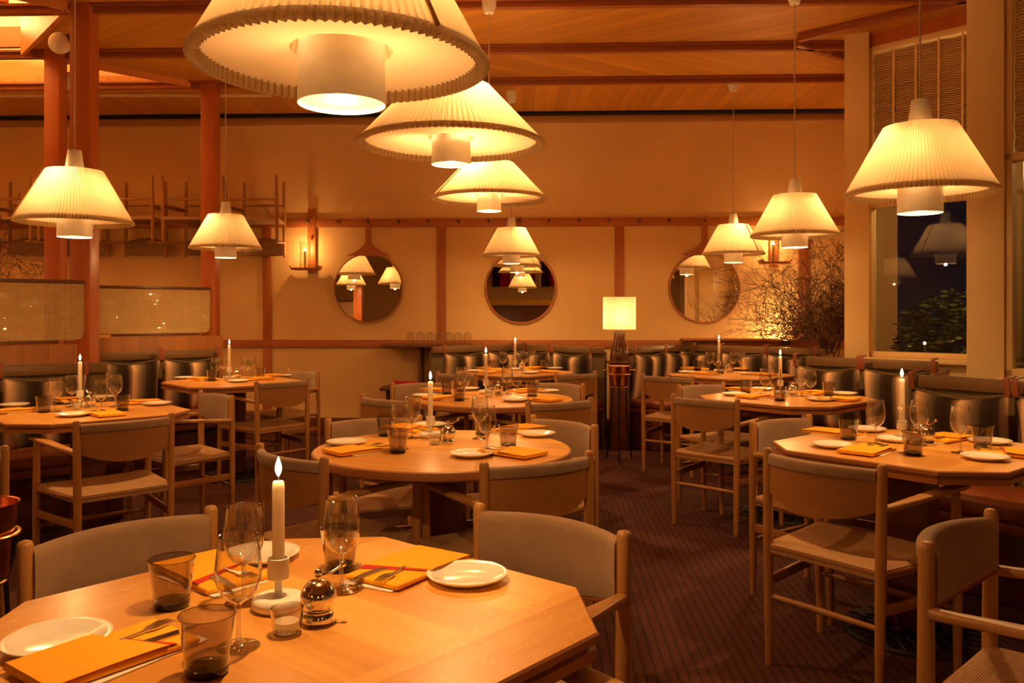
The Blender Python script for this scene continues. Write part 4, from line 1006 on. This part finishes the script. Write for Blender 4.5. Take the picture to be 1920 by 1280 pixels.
def quad(p, c):
    return ('window side ' if p[0] > c[0] else 'screen side ')+('rear' if p[1] > c[1] else 'front')
def inside(p, c, rot, kind):     # keep a piece on the octagon or disc
    return p
SET = {
 'T0': dict(plate=[(107, 1210), (490, 1047), (876, 1087)], tumbler=[(322, 1137), (388, 1262), (638, 1068)], wineb=[(447, 1213), (457, 1130), (640, 1107)],
            napkin=[(200, 1235), (396, 1078), (768, 1070)], candle=((522, 1140), 885), mill=(597, 1166), tea=(538, 1186)),
 'RT': dict(plate=[(650, 833), (805, 800), (1007, 817), (884, 855)], tumbler=[(746, 848), (723, 817), (953, 838), (905, 815)], wine=[(750, 757), (773, 743), (913, 762), (900, 744)],
            napkin=[(672, 847), (768, 806), (975, 807), (960, 852)], candle=((807, 820), 708), mill=(840, 831), tea=(815, 833)),
 'C2': dict(plate=[(797, 744), (877, 731), (1026, 735), (966, 752)], tumbler=[(861, 751), (838, 739), (998, 744), (949, 733)], wine=[(870, 694), (864, 689), (969, 693), (951, 688)],
            napkin=[(831, 747), (821, 733), (985, 734), (1014, 751)], candle=((911, 738), 659), mill=(934, 741), tea=(917, 744)),
 'C3': dict(plate=[(890, 697), (995, 700), (1040, 692)], tumbler=[(1021, 692), (925, 692)], wine=[(943, 659), (983, 659), (998, 657)],
            napkin=[(924, 699), (1022, 698), (915, 692), (1003, 691)], candle=((966, 694), 638), mill=(979, 694)),
 'L1': dict(plate=[(26, 762), (137, 780), (194, 747), (294, 759)], tumbler=[(82, 773), (229, 770)], wine=[(103, 710), (135, 704), (190, 713), (217, 704)],
            napkin=[(36, 772), (196, 778), (130, 751), (262, 756)], candle=((150, 762), 673), mill=(169, 765), tea=(144, 768)),
 'L2': dict(plate=[(346, 710), (530, 706), (446, 716)], tumbler=[(397, 714), (488, 710)], wine=[(404, 671), (418, 668), (461, 670), (471, 667)],
            napkin=[(378, 712), (503, 706), (482, 712)], candle=((430, 710), 643), mill=(445, 711), tea=(427, 714)),
 'R1': dict(plate=[(1561, 838), (1626, 808), (1682, 827), (1856, 831), (1847, 861)], tumbler=[(1591, 824), (1712, 853), (1842, 841)], wine=[(1642, 751), (1700, 762), (1724, 752), (1801, 762)],
            napkin=[(1626, 847), (1562, 814), (1773, 824), (1905, 854)], candle=((1691, 829), 703), mill=(1738, 834), tea=(1716, 834)),
 'R2': dict(plate=[(1377, 741), (1429, 731), (1539, 751), (1583, 740)], tumbler=[(1462, 751), (1398, 737), (1554, 742)], wine=[(1435, 692), (1454, 694), (1503, 691), (1520, 694)],
            napkin=[(1416, 745), (1393, 732), (1570, 750), (1529, 738)], candle=((1463, 739), 663), mill=(1487, 743), tea=(1472, 744)),
 'R3': dict(plate=[(1289, 699), (1403, 702)], tumbler=[(1351, 700), (1308, 694), (1413, 692)], wine=[(1330, 660), (1343, 662), (1375, 660), (1391, 661)],
            napkin=[(1322, 702), (1302, 692), (1425, 703), (1398, 691)], candle=((1348, 697), 634), mill=(1367, 699))}
FAR = ('C3', 'L2', 'R3')
for key, S in SET.items():
    c, rot, tname = TAB[key]
    placed = {k_: [] for k_ in DESC}
    def rec(kind, o, p): placed[kind].append((o, p))
    for kind in ('plate', 'tumbler'):
        for px in S.get(kind, []): p = top(*px); rec(kind, put(kind, (p[0], p[1], TZ), random.uniform(0, 6)), p)
    for px in S.get('wine', []): p = rim(*px); rec('wine', put('wine', (p[0], p[1], TZ), random.uniform(0, 6)), p)
    for px in S.get('wineb', []): p = top(*px); rec('wine', put('wine', (p[0], p[1], TZ)), p)
    for px in S.get('napkin', []):
        p = top(*px); d = Vector((c[0]-p[0], c[1]-p[1])); a = math.degrees(math.atan2(d.y, d.x))
        f = min([rot+90*q for q in range(-4, 6)], key=lambda q: abs((q-a+180) % 360-180))
        if key == 'T0': f += {200: 4, 396: -3, 768: 8}[px[0]]
        else: f += random.uniform(-7, 7)
        fr = math.radians(f); u = Vector((math.cos(fr), math.sin(fr))); s = Vector((u.y, -u.x)); rz = fr-PI/2
        pc = (p[0]+u.x*.03+s.x*.012, p[1]+u.y*.03+s.y*.012)
        rec('card', put('card', (pc[0], pc[1], TZ), rz+.10), p)
        rec('napkin', put('napkin', (p[0], p[1], TZ+.0022), rz), p)
        if key in FAR and px[1] < 694: continue
        rec('knife', put('knife', (p[0]+u.x*.035+s.x*.022, p[1]+u.y*.035+s.y*.022, TZ+.0139), rz-.05), p)
        rec('fork', put('fork', (p[0]+u.x*.035-s.x*.012, p[1]+u.y*.035-s.y*.012, TZ+.0139), rz+.16), p)
    if 'mill' in S: p = top(*S['mill']); rec('mill', put('mill', (p[0], p[1], TZ), .25 if key != 'L1' else 2.5), p)
    if 'tea' in S: p = top(*S['tea']); rec('tea', put('tea', (p[0], p[1], TZ)), p)
    (bpx, fy) = S['candle']; p = top(*bpx); rec('holder', put('holder', (p[0], p[1], TZ)), p)
    zf = H-(fy-Y0)*p[1]/F; zc = zf-.016; zb = TZ+.066
    cn = thing('taper_candle', 'tall white lit taper candle on '+tname, 'candle', (p[0], p[1], zb), 0, 'lit taper candles')
    m = MB(); hh = zc-zb; m.solid([(.0108, 0), (.0110, .01), (.0108, hh-.01), (.0100, hh-.002), (.0085, hh)], 24); obj('wax_stick', m, M['wax'], cn)
    m = MB(); m.tube([(0, 0, hh-.001), (.0008, 0, hh+.010)], .0011, 6); obj('wick', m, M['wick'], cn)
    flame(cn, hh+.004, 1.0)
    for kind, L_ in placed.items():
        by_q = {}
        for o, p_ in L_: by_q.setdefault(quad(p_, c), []).append((o, p_))
        for qn, items in by_q.items():
            if len(L_) == 1:
                items[0][0]['label'] = DESC[kind][0] % tname
            elif len(items) == 1:
                items[0][0]['label'] = (DESC[kind][0] % tname)+', '+qn
            else:
                cp = top(*bpx); items.sort(key=lambda t: math.hypot(t[1][0]-cp[0], t[1][1]-cp[1]))
                nm = ['nearer candle', 'farther from candle'] if len(items) == 2 else ['nearest candle', 'second from candle', 'third from candle', 'farthest from candle']
                for i, (o, _) in enumerate(items): o['label'] = (DESC[kind][0] % tname)+', '+qn+', '+nm[i]
        for o, _ in L_: o['category'] = DESC[kind][1]; o['group'] = DESC[kind][2]
